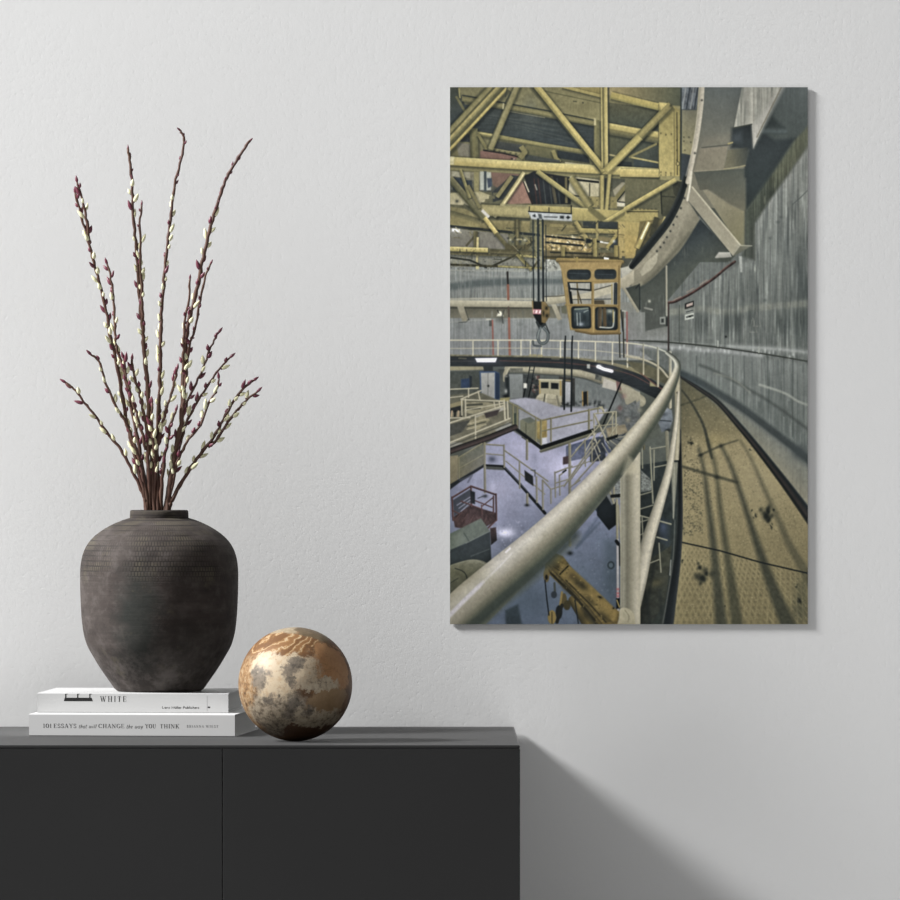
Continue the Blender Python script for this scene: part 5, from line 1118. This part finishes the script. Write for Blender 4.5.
# ---------------------------------------------------------------------------
# lettering: small serif and sans capitals built from strokes
# ---------------------------------------------------------------------------
# glyph = (width, strokes); stroke = (points, weight) ; weights: T thick, H hair ; unit cap height = 1
T_, H_ = .15, .045
def arc(cx, cy, rx, ry, a0, a1, n=10):
    return [(cx+rx*math.cos(R(a0+(a1-a0)*i/n)), cy+ry*math.sin(R(a0+(a1-a0)*i/n))) for i in range(n+1)]
def serif(x, y, w=.32): return ([(x-w/2, y), (x+w/2, y)], H_)
GL = {
 'I': (.42, [([(.21, 0), (.21, 1)], T_), serif(.21, .02), serif(.21, .98)]),
 '1': (.42, [([(.21, 0), (.21, 1)], T_), serif(.21, .02), ([(.04, .86), (.21, .97)], H_*1.3)]),
 '0': (.70, [(arc(.35, .5, .26, .48, 0, 360, 20), 'O')]),
 'O': (.86, [(arc(.43, .5, .35, .48, 0, 360, 24), 'O')]),
 'G': (.88, [(arc(.45, .5, .36, .48, 45, 330, 20), 'O'), ([(.76, .05), (.76, .42)], T_), serif(.74, .42, .34)]),
 'C': (.82, [(arc(.45, .5, .36, .48, 42, 318, 20), 'O'), ([(.75, .70), (.75, .95)], H_)]),
 'E': (.74, [([(.18, 0), (.18, 1)], T_), ([(.04, .02), (.66, .02), (.68, .28)], H_), ([(.04, .98), (.64, .98), (.66, .74)], H_), ([(.18, .5), (.5, .5)], H_), ([(.5, .38), (.5, .62)], H_)]),
 'S': (.62, [(arc(.31, .74, .22, .24, 20, 270, 12)+arc(.31, .26, .24, .24, 90, -160, 12), .11), ([(.53, .72), (.53, .98)], H_), ([(.06, .28), (.06, .02)], H_)]),
 'A': (.86, [([(.12, .02), (.42, 1)], H_*1.2), ([(.42, 1), (.72, .02)], T_), ([(.2, .34), (.6, .34)], H_), serif(.12, .02), serif(.72, .02)]),
 'Y': (.82, [([(.12, .98), (.42, .45)], T_), ([(.72, .98), (.42, .45)], H_*1.2), ([(.42, 0), (.42, .45)], T_), serif(.12, .98), serif(.72, .98), serif(.42, .02)]),
 'H': (.92, [([(.2, 0), (.2, 1)], T_), ([(.72, 0), (.72, 1)], T_), ([(.2, .5), (.72, .5)], H_), serif(.2, .02), serif(.2, .98), serif(.72, .02), serif(.72, .98)]),
 'N': (.92, [([(.17, 0), (.17, 1)], H_*1.2), ([(.17, .98), (.74, .02)], T_), ([(.74, 0), (.74, 1)], H_*1.2), serif(.17, .02), serif(.12, .98, .25), serif(.74, .98)]),
 'U': (.88, [([(.2, .98), (.2, .3)]+arc(.44, .3, .24, .28, 180, 270, 5), T_*.85), (arc(.44, .3, .26, .28, 270, 360, 5)+[(.7, .98)], H_*1.2), serif(.2, .98), serif(.7, .98)]),
 'T': (.76, [([(.38, 0), (.38, 1)], T_), ([(.06, .72), (.08, .98), (.68, .98), (.70, .72)], H_), serif(.38, .02)]),
 'K': (.90, [([(.2, 0), (.2, 1)], T_), ([(.2, .4), (.7, .98)], H_*1.2), ([(.36, .58), (.74, .02)], T_), serif(.2, .02), serif(.2, .98), serif(.7, .98), serif(.74, .02)]),
 'W': (1.2, [([(.12, .98), (.38, .02)], T_), ([(.38, .02), (.6, .9)], H_*1.2), ([(.56, .98), (.82, .02)], T_), ([(.82, .02), (1.06, .98)], H_*1.2), serif(.12, .98), serif(.56, .98, .2), serif(1.06, .98)]),
 'B': (.74, [([(.18, 0), (.18, 1)], T_), ([(.04, .98), (.4, .98)]+arc(.4, .76, .2, .22, 90, -90, 8)+[(.18, .53)], .08), ([(.4, .53)]+arc(.4, .27, .24, .25, 90, -90, 8)+[(.04, .02)], .08)]),
 'R': (.82, [([(.18, 0), (.18, 1)], T_), ([(.04, .98), (.4, .98)]+arc(.4, .74, .22, .24, 90, -90, 8)+[(.18, .5)], .08), ([(.4, .5), (.68, .02)], T_), serif(.18, .02), serif(.7, .02, .2)]),
 # italic lower case
 't': (.36, [([(.2, .9), (.1, .15), (.18, 0), (.32, .1)], .09), ([(.04, .62), (.34, .62)], H_)]),
 'h': (.52, [([(.2, 1.0), (.06, 0)], .09), ([(.1, .3), (.3, .62), (.42, .55), (.34, .1), (.44, .02)], .08)]),
 'a': (.50, [(arc(.22, .3, .17, .3, 60, 330, 10), .08), ([(.42, .62), (.34, .1), (.44, .02)], .09)]),
 'w': (.70, [([(.06, .58), (.14, .62), (.1, .1), (.2, .0), (.38, .3), (.4, .6)], .08), ([(.38, .2), (.44, .0), (.6, .25), (.62, .6)], .07)]),
 'i': (.26, [([(.06, .55), (.14, .62), (.08, .08), (.2, .05)], .09), ([(.17, .85), (.18, .9)], .1)]),
 'l': (.26, [([(.2, 1.0), (.08, .08), (.2, .05)], .09)]),
 'e': (.44, [([(.08, .28), (.36, .42)]+arc(.22, .32, .15, .3, 30, 310, 10), .075)]),
 'y': (.50, [([(.06, .58), (.14, .62), (.14, .1), (.26, .05), (.42, .6)], .08), ([(.44, .62), (.3, -.1), (.1, -.25)], .07)]),
 # sans
 'sL': (.52, [([(.1, 1), (.1, .06), (.48, .06)], .19)]), 'sM': (.86, [([(.1, 0), (.1, .98), (.42, .3), (.74, .98), (.74, 0)], .19)]), 'sP': (.62, [([(.1, 0), (.1, .95), (.36, .95)]+arc(.36, .7, .18, .25, 90, -90, 6)+[(.1, .45)], .19)]),
 'sa': (.52, [(arc(.26, .32, .17, .28, 0, 360, 12), .18), ([(.44, .64), (.44, 0)], .18)]), 'sr': (.36, [([(.1, 0), (.1, .64)], .18), ([(.1, .4), (.32, .58)], .18)]),
 'ss': (.48, [([(.40, .54), (.22, .60), (.09, .46), (.38, .2), (.26, .05), (.07, .1)], .17)]), 'su': (.54, [([(.1, .64), (.1, .2), (.22, .05), (.42, .16)], .18), ([(.44, .64), (.44, 0)], .18)]),
 'sl': (.24, [([(.12, 0), (.12, 1)], .19)]), 'se': (.52, [([(.1, .33), (.44, .33)]+arc(.26, .32, .18, .28, 5, 310, 10), .17)]), 'sb': (.54, [([(.1, 0), (.1, 1)], .18), (arc(.28, .32, .17, .28, 0, 360, 12), .18)]),
 'si': (.24, [([(.12, 0), (.12, .62)], .19), ([(.12, .82), (.12, .94)], .19)]), 'sh': (.54, [([(.1, 0), (.1, 1)], .18), ([(.1, .42), (.28, .60), (.43, .45), (.43, 0)], .18)]),
 'su2': (.54, [([(.1, .64), (.1, .2), (.22, .05), (.42, .16)], .18), ([(.44, .64), (.44, 0)], .18), ([(.18, .8), (.18, .9)], .17), ([(.36, .8), (.36, .9)], .17)]),
}
def stroke_quads(bm, pts, wt, ox_, oz_, sc, sl, y, thin=None):
    """a stroke as a thin raised ribbon on the plane y, ink .0002 thick"""
    n = len(pts); L = []; Rr = []
    closed = n > 3 and math.hypot(pts[0][0]-pts[-1][0], pts[0][1]-pts[-1][1]) < 1e-4
    for i in range(n):
        a = pts[i-1] if i else (pts[-2] if closed else pts[0]); b = pts[i+1] if i < n-1 else (pts[1] if closed else pts[-1])
        dx, dz = b[0]-a[0], b[1]-a[1]; q = math.hypot(dx, dz) or 1; nx, nz_ = -dz/q, dx/q
        h = (.05+.13*abs(nx)**1.6)/2 if wt == 'O' else wt/2
        if not closed and i in (0, n-1): pass
        for lst, sg in ((L, 1), (Rr, -1)):
            x = pts[i][0]+sg*nx*h; z = pts[i][1]+sg*nz_*h
            lst.append(bm.verts.new((ox_+(x+sl*z)*sc, y, oz_+z*sc)))
    for i in range(n-1):
        try: bm.faces.new((L[i], L[i+1], Rr[i+1], Rr[i]))
        except ValueError: pass
def write(bm, text, x0, z0, cap, y, width=None, track=.12, slant=0, sans=False):
    keys = []
    for ch in text:
        if ch == ' ': keys.append(None); continue
        keys.append(('su2' if ch == 'ü' else 's'+ch) if sans else ch)
    tot = sum((.42 if k is None else GL[k][0]+track) for k in keys)
    sx_ = cap if width is None else width/tot
    x = x0
    for k in keys:
        if k is None: x += .42*sx_; continue
        wd, st = GL[k]
        for pts, wt in st:
            # horizontal fit: scale x by sx_/cap
            stroke_quads(bm, [(p[0]*sx_/cap, p[1]) for p in pts], wt, x, z0, cap, slant, y)
        x += (wd+track)*sx_
    return x

# ---------------------------------------------------------------------------
# two white books: origin at the front left bottom corner of the spine
# ---------------------------------------------------------------------------
def book_frame(pl, pr, dl, dr, z):
    A = Vector((P(pl, 700, dl).x, -dl, z)); B = Vector((P(pr, 700, dr).x, -dr, z))
    v = B-A; return A, v.length, math.atan2(v.y, v.x)
def make_book(name, A, L, rz, W, Hh, cov, pages_m, round_spine, board):
    root = empty(name, A, rz)
    bm = bmesh.new()
    # cover: a thin wrap-around shell, spine at y = 0 (front), W deep (y from 0 to W)
    n = 8; prof = []
    if round_spine:
        for i in range(n+1):
            t = math.pi*(-.5+i/n); prof.append((-.0035*math.cos(t)+.0035, Hh/2+Hh/2*math.sin(t)))
    else:
        r = .0012
        prof = [(r, 0), (.3*r, .3*r), (0, r), (0, Hh-r), (.3*r, Hh-.3*r), (r, Hh)]
    outer = [(W, 0)]+prof+[(W, Hh)]
    inner = [(W, board)]+[(max(p[0], .0)+board*1.3, min(max(p[1], board), Hh-board)) for p in prof]+[(W, Hh-board)]
    loop = outer+inner[::-1]
    a = [bm.verts.new((0, p[0], p[1])) for p in loop]; b = [bm.verts.new((L, p[0], p[1])) for p in loop]
    m = len(loop)
    for i in range(m):
        j = (i+1) % m; bm.faces.new((a[i], b[i], b[j], a[j]))
    k = len(outer)
    for arr, flip in ((a, False), (b, True)):
        for i in range(k-1):
            f = (arr[i], arr[i+1], arr[m-2-i], arr[m-1-i]) if i < k-1 else None
            try: bm.faces.new(f if not flip else f[::-1])
            except ValueError: pass
    bmesh.ops.recalc_face_normals(bm, faces=bm.faces)
    mesh_from('cover', bm, cov, parent=root)
    bm = bmesh.new(); e = .003
    box(bm, e, L-e, board*1.3+.0045, W-e, board, Hh-board, .0004, 1)
    mesh_from('page_block', bm, pages_m, parent=root)
    return root
BH1 = .0355
A1, L1, rz1 = book_frame(29, 234.8, .3925, .425, TZ)
bk1 = make_book('paperback_book', A1, L1, rz1, .30, BH1, M_cover, M_pages, False, .0012)
tag(bk1, 'wide white paperback lying flat on the sideboard, bottom book of the pair', 'book', 'pair of books under the vase')
A2, L2, rz2 = book_frame(37.3, 228.3, .334, .356, TZ+BH1)
BH2 = .0318
bk2 = make_book('hardback_book', A2, L2, rz2, .255, BH2, M_cover2, M_pages, False, .0022)
tag(bk2, 'slim white hardback with a black emblem on its spine, lying under the dark vase', 'book', 'pair of books under the vase')
# spine lettering of the lower book (picture px -> local x)
k1 = L1/(234.8-29); k2 = L2/(228.3-37.3)
def lx1(px): return (px-29)*k1
def lx2(px): return (px-37.3)*k2
zb = .0132; cap = .0066; yy = -.00012
bm = bmesh.new()
write(bm, '101', lx1(43), zb, cap, yy, lx1(52.3)-lx1(43)); write(bm, 'ESSAYS', lx1(53.5), zb, cap, yy, lx1(77)-lx1(53.5))
write(bm, 'CHANGE', lx1(98.5), zb, cap, yy, lx1(125)-lx1(98.5)); write(bm, 'YOU', lx1(145.3), zb, cap, yy, lx1(156.5)-lx1(145.3)); write(bm, 'THINK', lx1(160), zb, cap, yy, lx1(180)-lx1(160))
write(bm, 'that', lx1(78.6), zb-.0004, cap*.95, yy, lx1(87.)-lx1(78.6), .06, .18); write(bm, 'will', lx1(88.6), zb-.0004, cap*.95, yy, lx1(96.6)-lx1(88.6), .06, .18)
write(bm, 'the', lx1(126.3), zb-.0004, cap*.95, yy, lx1(133.2)-lx1(126.6), .06, .18); write(bm, 'way', lx1(134.5), zb-.0004, cap*.95, yy, lx1(143.2)-lx1(134.7), .06, .18)
o = mesh_from('spine_title', bm, M_ink, parent=bk1)
bm = bmesh.new()
write(bm, 'BRIANNA', lx1(187), zb+.0013, cap*.60, yy, lx1(204.5)-lx1(187), .3); write(bm, 'WIEST', lx1(206), zb+.0013, cap*.60, yy, lx1(219)-lx1(206), .3)
mesh_from('spine_author', bm, M_ink2, parent=bk1)
# upper book: emblem of a black bar with three uprights, title, imprint
bm = bmesh.new(); zt = .0186; yy2 = -.00012
def quad(bm, pts, y):
    vs = [bm.verts.new((x, y, z)) for x, z in pts]; bm.faces.new(vs)
quad(bm, [(lx2(63.8), zt), (lx2(93), zt), (lx2(91.7), zt+.0056), (lx2(64.8), zt+.0056)], yy2)
for px in (65.2, 77.2, 89.3):
    quad(bm, [(lx2(px), zt+.0056), (lx2(px+1.2), zt+.0056), (lx2(px+1.2), BH2-.0012), (lx2(px), BH2-.0012)], yy2)
    quad(bm, [(lx2(px+.2), BH2-.0026), (lx2(px+2.6), BH2-.0018), (lx2(px+2.6), BH2-.0012), (lx2(px), BH2-.0012)], yy2)
mesh_from('spine_emblem', bm, M_ink, parent=bk2)
bm = bmesh.new()
write(bm, 'WHITE', lx2(100.2), .0178, .0090, yy2, lx2(128)-lx2(100.2), .28)
mesh_from('spine_title', bm, M_ink, parent=bk2)
bm = bmesh.new()
write(bm, 'Lars', lx2(162), .0068, .0040, yy2, lx2(170.3)-lx2(162), .04, 0, True); write(bm, 'Müller', lx2(171.6), .0068, .0040, yy2, lx2(181.6)-lx2(171.6), .04, 0, True); write(bm, 'Publishers', lx2(183), .0068, .0040, yy2, lx2(199.5)-lx2(183), .04, 0, True)
quad(bm, [(lx2(207.6), .0085), (lx2(210), .0078), (lx2(210.3), .0102), (lx2(207.9), .0106)], yy2)
mesh_from('spine_imprint', bm, M_ink, parent=bk2)
bm = bmesh.new(); quad(bm, [(lx2(207), .003), (lx2(207.35), .003), (lx2(207.35), BH2-.004), (lx2(207), BH2-.004)], yy2)
mesh_from('hinge_line', bm, M_groove, parent=bk2)
# thin printed strokes that run over the upper cover, continuing the emblem
bm = bmesh.new()
for px in (66, 78, 90):
    x = lx2(px+.6); zz = BH2+.00012
    vs = [bm.verts.new(c) for c in ((x, .002, zz), (x+.0012, .002, zz), (x+.034, .11, zz), (x+.0332, .11, zz))]; bm.faces.new(vs)
mesh_from('cover_print', bm, M_ink2, parent=bk2)

# ---------------------------------------------------------------------------
# clay vase
# ---------------------------------------------------------------------------
VD = .250; VZ = TZ+BH1+BH2+.0002
vs_ = (D-VD)/D
vx = P(159.2, 600, VD).x
vase = empty('clay_vase', (vx, -VD, VZ))
tag(vase, 'dark brown earthenware vase with a narrow rim standing on the books', 'vase')
mpp = vs_/S
ztop = P(0, 510, VD).z-VZ
def zz_(py): return ztop-(py-510)*(ztop/(690.5-510))
prof_px = [(38.5, 690.5), (42, 690), (45, 687.5), (47.8, 683.5), (52.8, 676.5), (59.3, 667), (66, 656), (72, 645), (75.5, 633), (77.3, 620), (78.3, 606), (78.9, 590), (79.1, 577), (78.7, 566), (77, 556), (74, 548), (69.5, 541), (63.5, 535), (56, 529.5), (47, 524.5), (38.5, 520.8), (32, 518.6), (29.3, 517.8)]
prof = [Vector((r*mpp, zz_(y), 0)) for r, y in prof_px]
prof = smooth_curve(prof, 4)
bm = bmesh.new()
pr = [(0.0005, prof[0].y+.002), (prof[0].x*.8, prof[0].y+.001)]+[(p.x, p.y) for p in prof]
# wall thickness: inner surface
inn = [(max(p.x-.008, .02), p.y-.002 if p.y > .2 else p.y+.006) for p in reversed(prof) if p.y < zz_(521)]
lathe(bm, pr+[(28.6*mpp-.004, zz_(518))]+[(q[0], q[1]) for q in inn]+[(.0005, inn[-1][1])], 128, True)
bmesh.ops.recalc_face_normals(bm, faces=bm.faces)
mesh_from('body', bm, M_clay, True, vase)
bm = bmesh.new()
rp = [(24.5, 519.5), (29.0, 519.0), (29.4, 517.2), (29.2, 513.0), (29.1, 511.4), (28.6, 510.4), (27.4, 510.0), (25.4, 510.3), (24.6, 511.6), (24.4, 515)]
lathe(bm, [(r*mpp, zz_(y)) for r, y in rp+[rp[0]]], 96, True)
bmesh.ops.recalc_face_normals(bm, faces=bm.faces)
mesh_from('rim', bm, M_clay, True, vase)

# ---------------------------------------------------------------------------
# stone sphere
# ---------------------------------------------------------------------------
s_ = .95
for _ in range(6):
    rad = 57.0/S*s_; zc_ = TZ+rad; s_ = (CZ-zc_)*S/(684.2-450)
sd = D-s_*D
sp = P(295.3, 684.2, sd)
bm = bmesh.new(); bmesh.ops.create_uvsphere(bm, u_segments=128, v_segments=64, radius=rad)
so = mesh_from('stone_sphere', bm, M_stone, True); so.location = (sp.x, sp.y, TZ+rad)
tag(so, 'polished brown and cream marbled stone ball resting beside the books', 'ball')

# ---------------------------------------------------------------------------
# willow twigs
# ---------------------------------------------------------------------------
rngw = random.Random(4)
def bud_mesh(name, L, Rr, m, tip=.55):
    bm = bmesh.new(); pr = []
    for i in range(11):
        t = i/10
        r = Rr*(math.sin(math.pi*min(1, t**tip))**.8 if 0 < t < 1 else 0.02)
        pr.append((max(r, Rr*.03), L*t))
    lathe(bm, pr, 10); bmesh.ops.recalc_face_normals(bm, faces=bm.faces)
    me = bpy.data.meshes.new(name); bm.to_mesh(me); bm.free(); me.materials.append(m)
    for p in me.polygons: p.use_smooth = True
    return me
ME_cat = [bud_mesh('catkin', .0150*k, .0033*k2_, M_catkin, .85) for k, k2_ in ((1, 1), (1.2, .95), (.8, .95))]
ME_bud = [bud_mesh('bud', .0130*k, .0031*k2_, M_bud, .72) for k, k2_ in ((1, 1), (1.25, 1), (.8, .9))]
def resample(pts, step):
    out = []; acc = 0
    for a, b in zip(pts[:-1], pts[1:]):
        L = (b-a).length; t = step-acc
        while t <= L:
            out.append((a.lerp(b, t/L), (b-a).normalized())); t += step
        acc = (acc+L) % step
    return out
def make_twig(label, shoots, dtip, bare=0., dens=1., thick=1., tipcol='bud', hook=None):
    """shoots: list of picture-space paths from tip to base; the first is the main stem, the others fork from it"""
    main = shoots[0]
    base = None
    objs = []
    for si, path in enumerate(shoots):
        n = len(path); pts = []
        for i, (px, py) in enumerate(path):
            f = min(1, max(0, (508-py)/330.0))            # depth spreads with height above the rim
            d = VD+dtip*f+(.010*si*f)
            pts.append(P(px, py, d))
        if si == 0:
            b = pts[-1]; tgt = Vector((vx+(b.x-vx)*.25, -VD+rngw.uniform(-.012, .012), VZ+.05))
            pts += [b.lerp(tgt, .35), tgt]
            base = tgt
            root = empty('willow_twig', base); tag(root, label, 'twig', 'willow twigs standing in the vase')
        cv = smooth_curve(pts, 5); m = len(cv)
        # small natural kinks
        for i in range(1, m-1): cv[i] += Vector((rngw.uniform(-1, 1), rngw.uniform(-1, 1), 0))*.0011
        r0 = .0018*thick if si == 0 else .0016
        r1 = .0040*thick if si == 0 else .0026
        rad_ = [r0+(r1-r0)*(i/(m-1))**1.2 for i in range(m)]
        for i in range(2, m-2, 4): rad_[i] *= 1.22
        bm = bmesh.new(); sweep(bm, [p-base for p in cv], rad_, 8); bmesh.ops.recalc_face_normals(bm, faces=bm.faces)
        mesh_from('stem' if si == 0 else 'side_shoot', bm, M_bark, True, root)
        # buds and catkins, alternating sides
        zmin = P(0, 478, VD).z
        side = rngw.choice((-1, 1)); cnt = 0
        tot = sum((b_-a_).length for a_, b_ in zip(cv[:-1], cv[1:])); run = 0
        step = .0122/dens
        for p, t in resample(cv, step):
            run += step
            if p.z < zmin: continue
            topf = run/tot
            ax = Vector((t.z, 0, -t.x)).normalized()     # sideways in the wall plane
            side = -side
            ang = rngw.uniform(0, 2*math.pi) if rngw.random() < .3 else (0 if side > 0 else math.pi)+rngw.uniform(-.7, .7)
            out = (ax*math.cos(ang)+t.cross(ax)*math.sin(ang)).normalized()
            if run < bare:
                if rngw.random() < .55: mat_k = 'nub'
                else: continue
            else:
                mat_k = 'cat' if rngw.random() < .64 else 'bud'
                if run < .02 and tipcol == 'bud': mat_k = 'bud'
                if rngw.random() < .10: continue
            up = (-t)                                     # shoots run tip to base: -t points at the tip
            dirv = (up*rngw.uniform(.85, 1.1)+out*rngw.uniform(.22, .5)).normalized()
            me = rngw.choice(ME_cat if mat_k == 'cat' else ME_bud)
            o = bpy.data.objects.new('catkin' if mat_k == 'cat' else 'bud', me); COL.objects.link(o); o.parent = root
            sc = rngw.uniform(.8, 1.15)*(.55 if mat_k == 'nub' else 1)
            o.location = p-base+out*.0016; o.scale = (sc, sc, sc)
            o.rotation_euler = dirv.to_track_quat('Z', 'Y').to_euler()
            if mat_k == 'cat' and rngw.random() < .5:
                # the dark husk still clinging to the foot of a catkin
                h = bpy.data.objects.new('bud_husk', ME_bud[2]); COL.objects.link(h); h.parent = root
                h.location = o.location; h.scale = (.75, .75, .6); h.rotation_euler = o.rotation_euler
        # terminal bud
        o = bpy.data.objects.new('bud', ME_bud[1]); COL.objects.link(o); o.parent = root
        o.location = cv[0]-base-(cv[0]-cv[1]).normalized()*.003; k = .6 if bare > .02 else .8; o.scale = (k, k, k)
        o.rotation_euler = (cv[0]-cv[1]).to_track_quat('Z', 'Y').to_euler()
    return root
TW = [
 ('leftmost of the tall twigs, forked near its top, in the dark vase', [[(75.2, 192), (80.6, 213), (87.9, 240), (95.2, 267), (100.9, 289), (107.5, 316), (110, 335), (114, 350), (120, 384), (126, 418), (134, 450), (140.5, 477), (146.6, 508)], [(76.9, 181), (83, 203), (86.7, 222), (89.5, 243)]], .04, 0, .95, 1),
 ('mid-height reddish twig just right of the leftmost tall twig', [[(106.7, 263), (111, 280), (114, 308), (115, 330), (116, 346), (121, 362), (128, 391), (134, 418), (141, 457), (147.8, 508)]], -.03, 0, .95, .9),
 ('tall dark twig second from left with a thick side shoot and curled tip', [[(128, 148.5), (131, 169), (132.6, 198), (134.6, 230), (137, 257), (139, 286), (141.2, 313), (143, 330), (144.6, 352), (147.3, 384), (149, 418), (151.5, 457), (154, 508)], [(141.7, 204), (140, 223), (140.6, 257), (141.6, 291), (142.6, 320)]], .02, .055, .95, 1.15),
 ('tallest twig of the bunch, its bare brown tip highest in the middle', [[(179.6, 130), (183.3, 137), (182, 154), (175.9, 179), (172.2, 203), (168.6, 232), (166, 257), (163.7, 286), (161.3, 314), (161, 325), (160, 354), (160, 388), (157.6, 423), (156.5, 447), (157.6, 477), (157.6, 508)]], -.02, .11, .9, 1),
 ('tall arching twig at the right with a bare tip and several side shoots', [[(250, 140.8), (240.7, 154), (228.5, 174), (221, 193), (212.6, 220), (205.3, 247), (200.4, 272), (194.3, 301), (188.3, 323), (185.7, 344), (183, 379), (182, 418), (177, 445), (172, 472), (167.4, 508)],
    [(211, 263), (204, 281), (198, 313), (193, 335), (190, 342), (187, 369), (184.5, 393), (182.4, 412)], [(190, 278), (188.5, 300), (184, 330), (183.5, 350), (183, 372)]], .05, .13, .95, 1.2),
 ('slender twig with close pale catkins rising right of centre behind the others', [[(219, 332), (211, 347), (203, 369), (191, 393), (183, 415), (177, 446), (171, 476), (165.5, 508)]], -.05, 0, 1., .85),
 ('twig leaning right with a dark upturned tip just over the middle catkins', [[(231, 356.7), (218.7, 370), (209, 384), (196.7, 403), (186, 424), (179, 448), (172, 478), (166.5, 508)]], .02, .0, .9, .85),
 ('thin twig leaning right with sparse buds, below the upturned dark tip', [[(218.7, 377.5), (217, 390), (209, 403), (200.4, 425), (187, 442), (178, 460.6), (173.5, 479), (168.5, 508)]], .07, 0, .8, .8),
 ('lowest twig on the right, forked and ending in two pale catkin tips', [[(254, 380), (240.7, 391), (226, 415), (213.8, 437), (196.7, 459), (182, 481), (172, 500), (169.5, 508)], [(258, 391), (245.6, 401), (231, 418), (216, 440), (208, 447)]], .03, 0, 1., 1.05),
 ('lowest twig on the left, arching outward with dark red buds', [[(64.7, 382), (75.7, 391), (86.7, 405.6), (96.5, 418), (108.7, 435), (121, 449.6), (133, 471.6), (143, 493.6), (146, 508)]], .03, 0, .75, .9),
 ('short left twig ending above the lowest left twig in a curled tip', [[(90.3, 354), (99, 361.6), (105, 381), (116, 405.6), (125.8, 423), (135.6, 447), (143, 477), (148, 508)]], .06, 0, .65, .9),
 ('short inner twig crowded with catkins, left of the vase centre', [[(132, 359), (134, 376), (140.5, 396), (146.6, 430), (148, 457), (150, 508)], [(123, 357), (128, 386), (134, 405), (140, 425), (146, 450)]], .06, 0, 1.25, 1.1),
 ('short inner twig of dark buds right of the vase centre', [[(177, 369), (173.5, 386), (167, 408), (161, 430), (156, 457), (155, 508)]], .05, 0, 1.1, 1),
 ('shortest twig in the bunch, half hidden among the middle catkins', [[(176, 410), (171, 423), (167.4, 442), (162.5, 472), (161, 508)], [(152, 402), (152.5, 430), (155, 462)]], .07, 0, 1.2, 1.05),
]
for lab, sh, dt, bare, dens, th in TW: make_twig(lab, sh, dt, bare, dens, th)

# ---------------------------------------------------------------------------
# the picture on the wall
# ---------------------------------------------------------------------------
PT, PD = .0026, .0016          # panel thickness, stand-off from the wall
d_f = PT+PD
p0 = P(450.0, 624.2, d_f); p1 = P(807.8, 87.2, d_f)
pic = empty('wall_picture', ((p0.x+p1.x)/2, 0, p0.z))
tag(pic, 'tall frameless photo panel of a yellow-beamed industrial dome hung on the wall', 'picture')
bx, bz = pic.location.x, pic.location.z
bm = bmesh.new(); box(bm, p0.x-bx, p1.x-bx, -d_f+.0002, -PD, 0, p1.z-bz, .0003, 1)
mesh_from('panel', bm, mat_plain('panel_edge_grey', (.30, .31, .30), .5, .3), parent=pic)
bm = bmesh.new(); box(bm, p0.x-bx+.06, p1.x-bx-.06, -PD, 0, .06, p1.z-bz-.06)
mesh_from('mounting_frame', bm, mat_plain('raw_aluminium', (.5, .5, .5), .4, .5), parent=pic)
img_arr = paint_picture()
ih, iw = img_arr.shape[:2]
img = bpy.data.images.new('dome_interior_print', iw, ih, alpha=False, float_buffer=False)
img.colorspace_settings.name = 'sRGB'
buf = np.ones((ih, iw, 4), np.float32); buf[..., :3] = img_arr[::-1]
img.pixels.foreach_set(buf.ravel()); img.update(); img.pack()
t = NT('printed_photograph'); tx = t.n('ShaderNodeTexImage'); tx.image = img; tx.interpolation = 'Linear'; tx.extension = 'EXTEND'
t.l(t.coord('UV'), tx.inputs['Vector'])
pc = t.n('ShaderNodeHueSaturation'); t.set(pc, Saturation=PRINT_SAT, Value=PRINT_VAL); t.l(tx.outputs['Color'], pc.inputs['Color'])
t.l(pc.outputs[0], t.b.inputs['Base Color']); t.set(t.b, Roughness=.5); t.b.inputs['Specular IOR Level'].default_value = .12
bm = bmesh.new(); lay = bm.loops.layers.uv.verify()
vsq = [bm.verts.new(c) for c in ((p0.x-bx, -d_f, 0), (p1.x-bx, -d_f, 0), (p1.x-bx, -d_f, p1.z-bz), (p0.x-bx, -d_f, p1.z-bz))]
f = bm.faces.new(vsq)
for l, uv in zip(f.loops, ((0, 0), (1, 0), (1, 1), (0, 1))): l[lay].uv = uv
mesh_from('printed_face', bm, t.m, parent=pic)
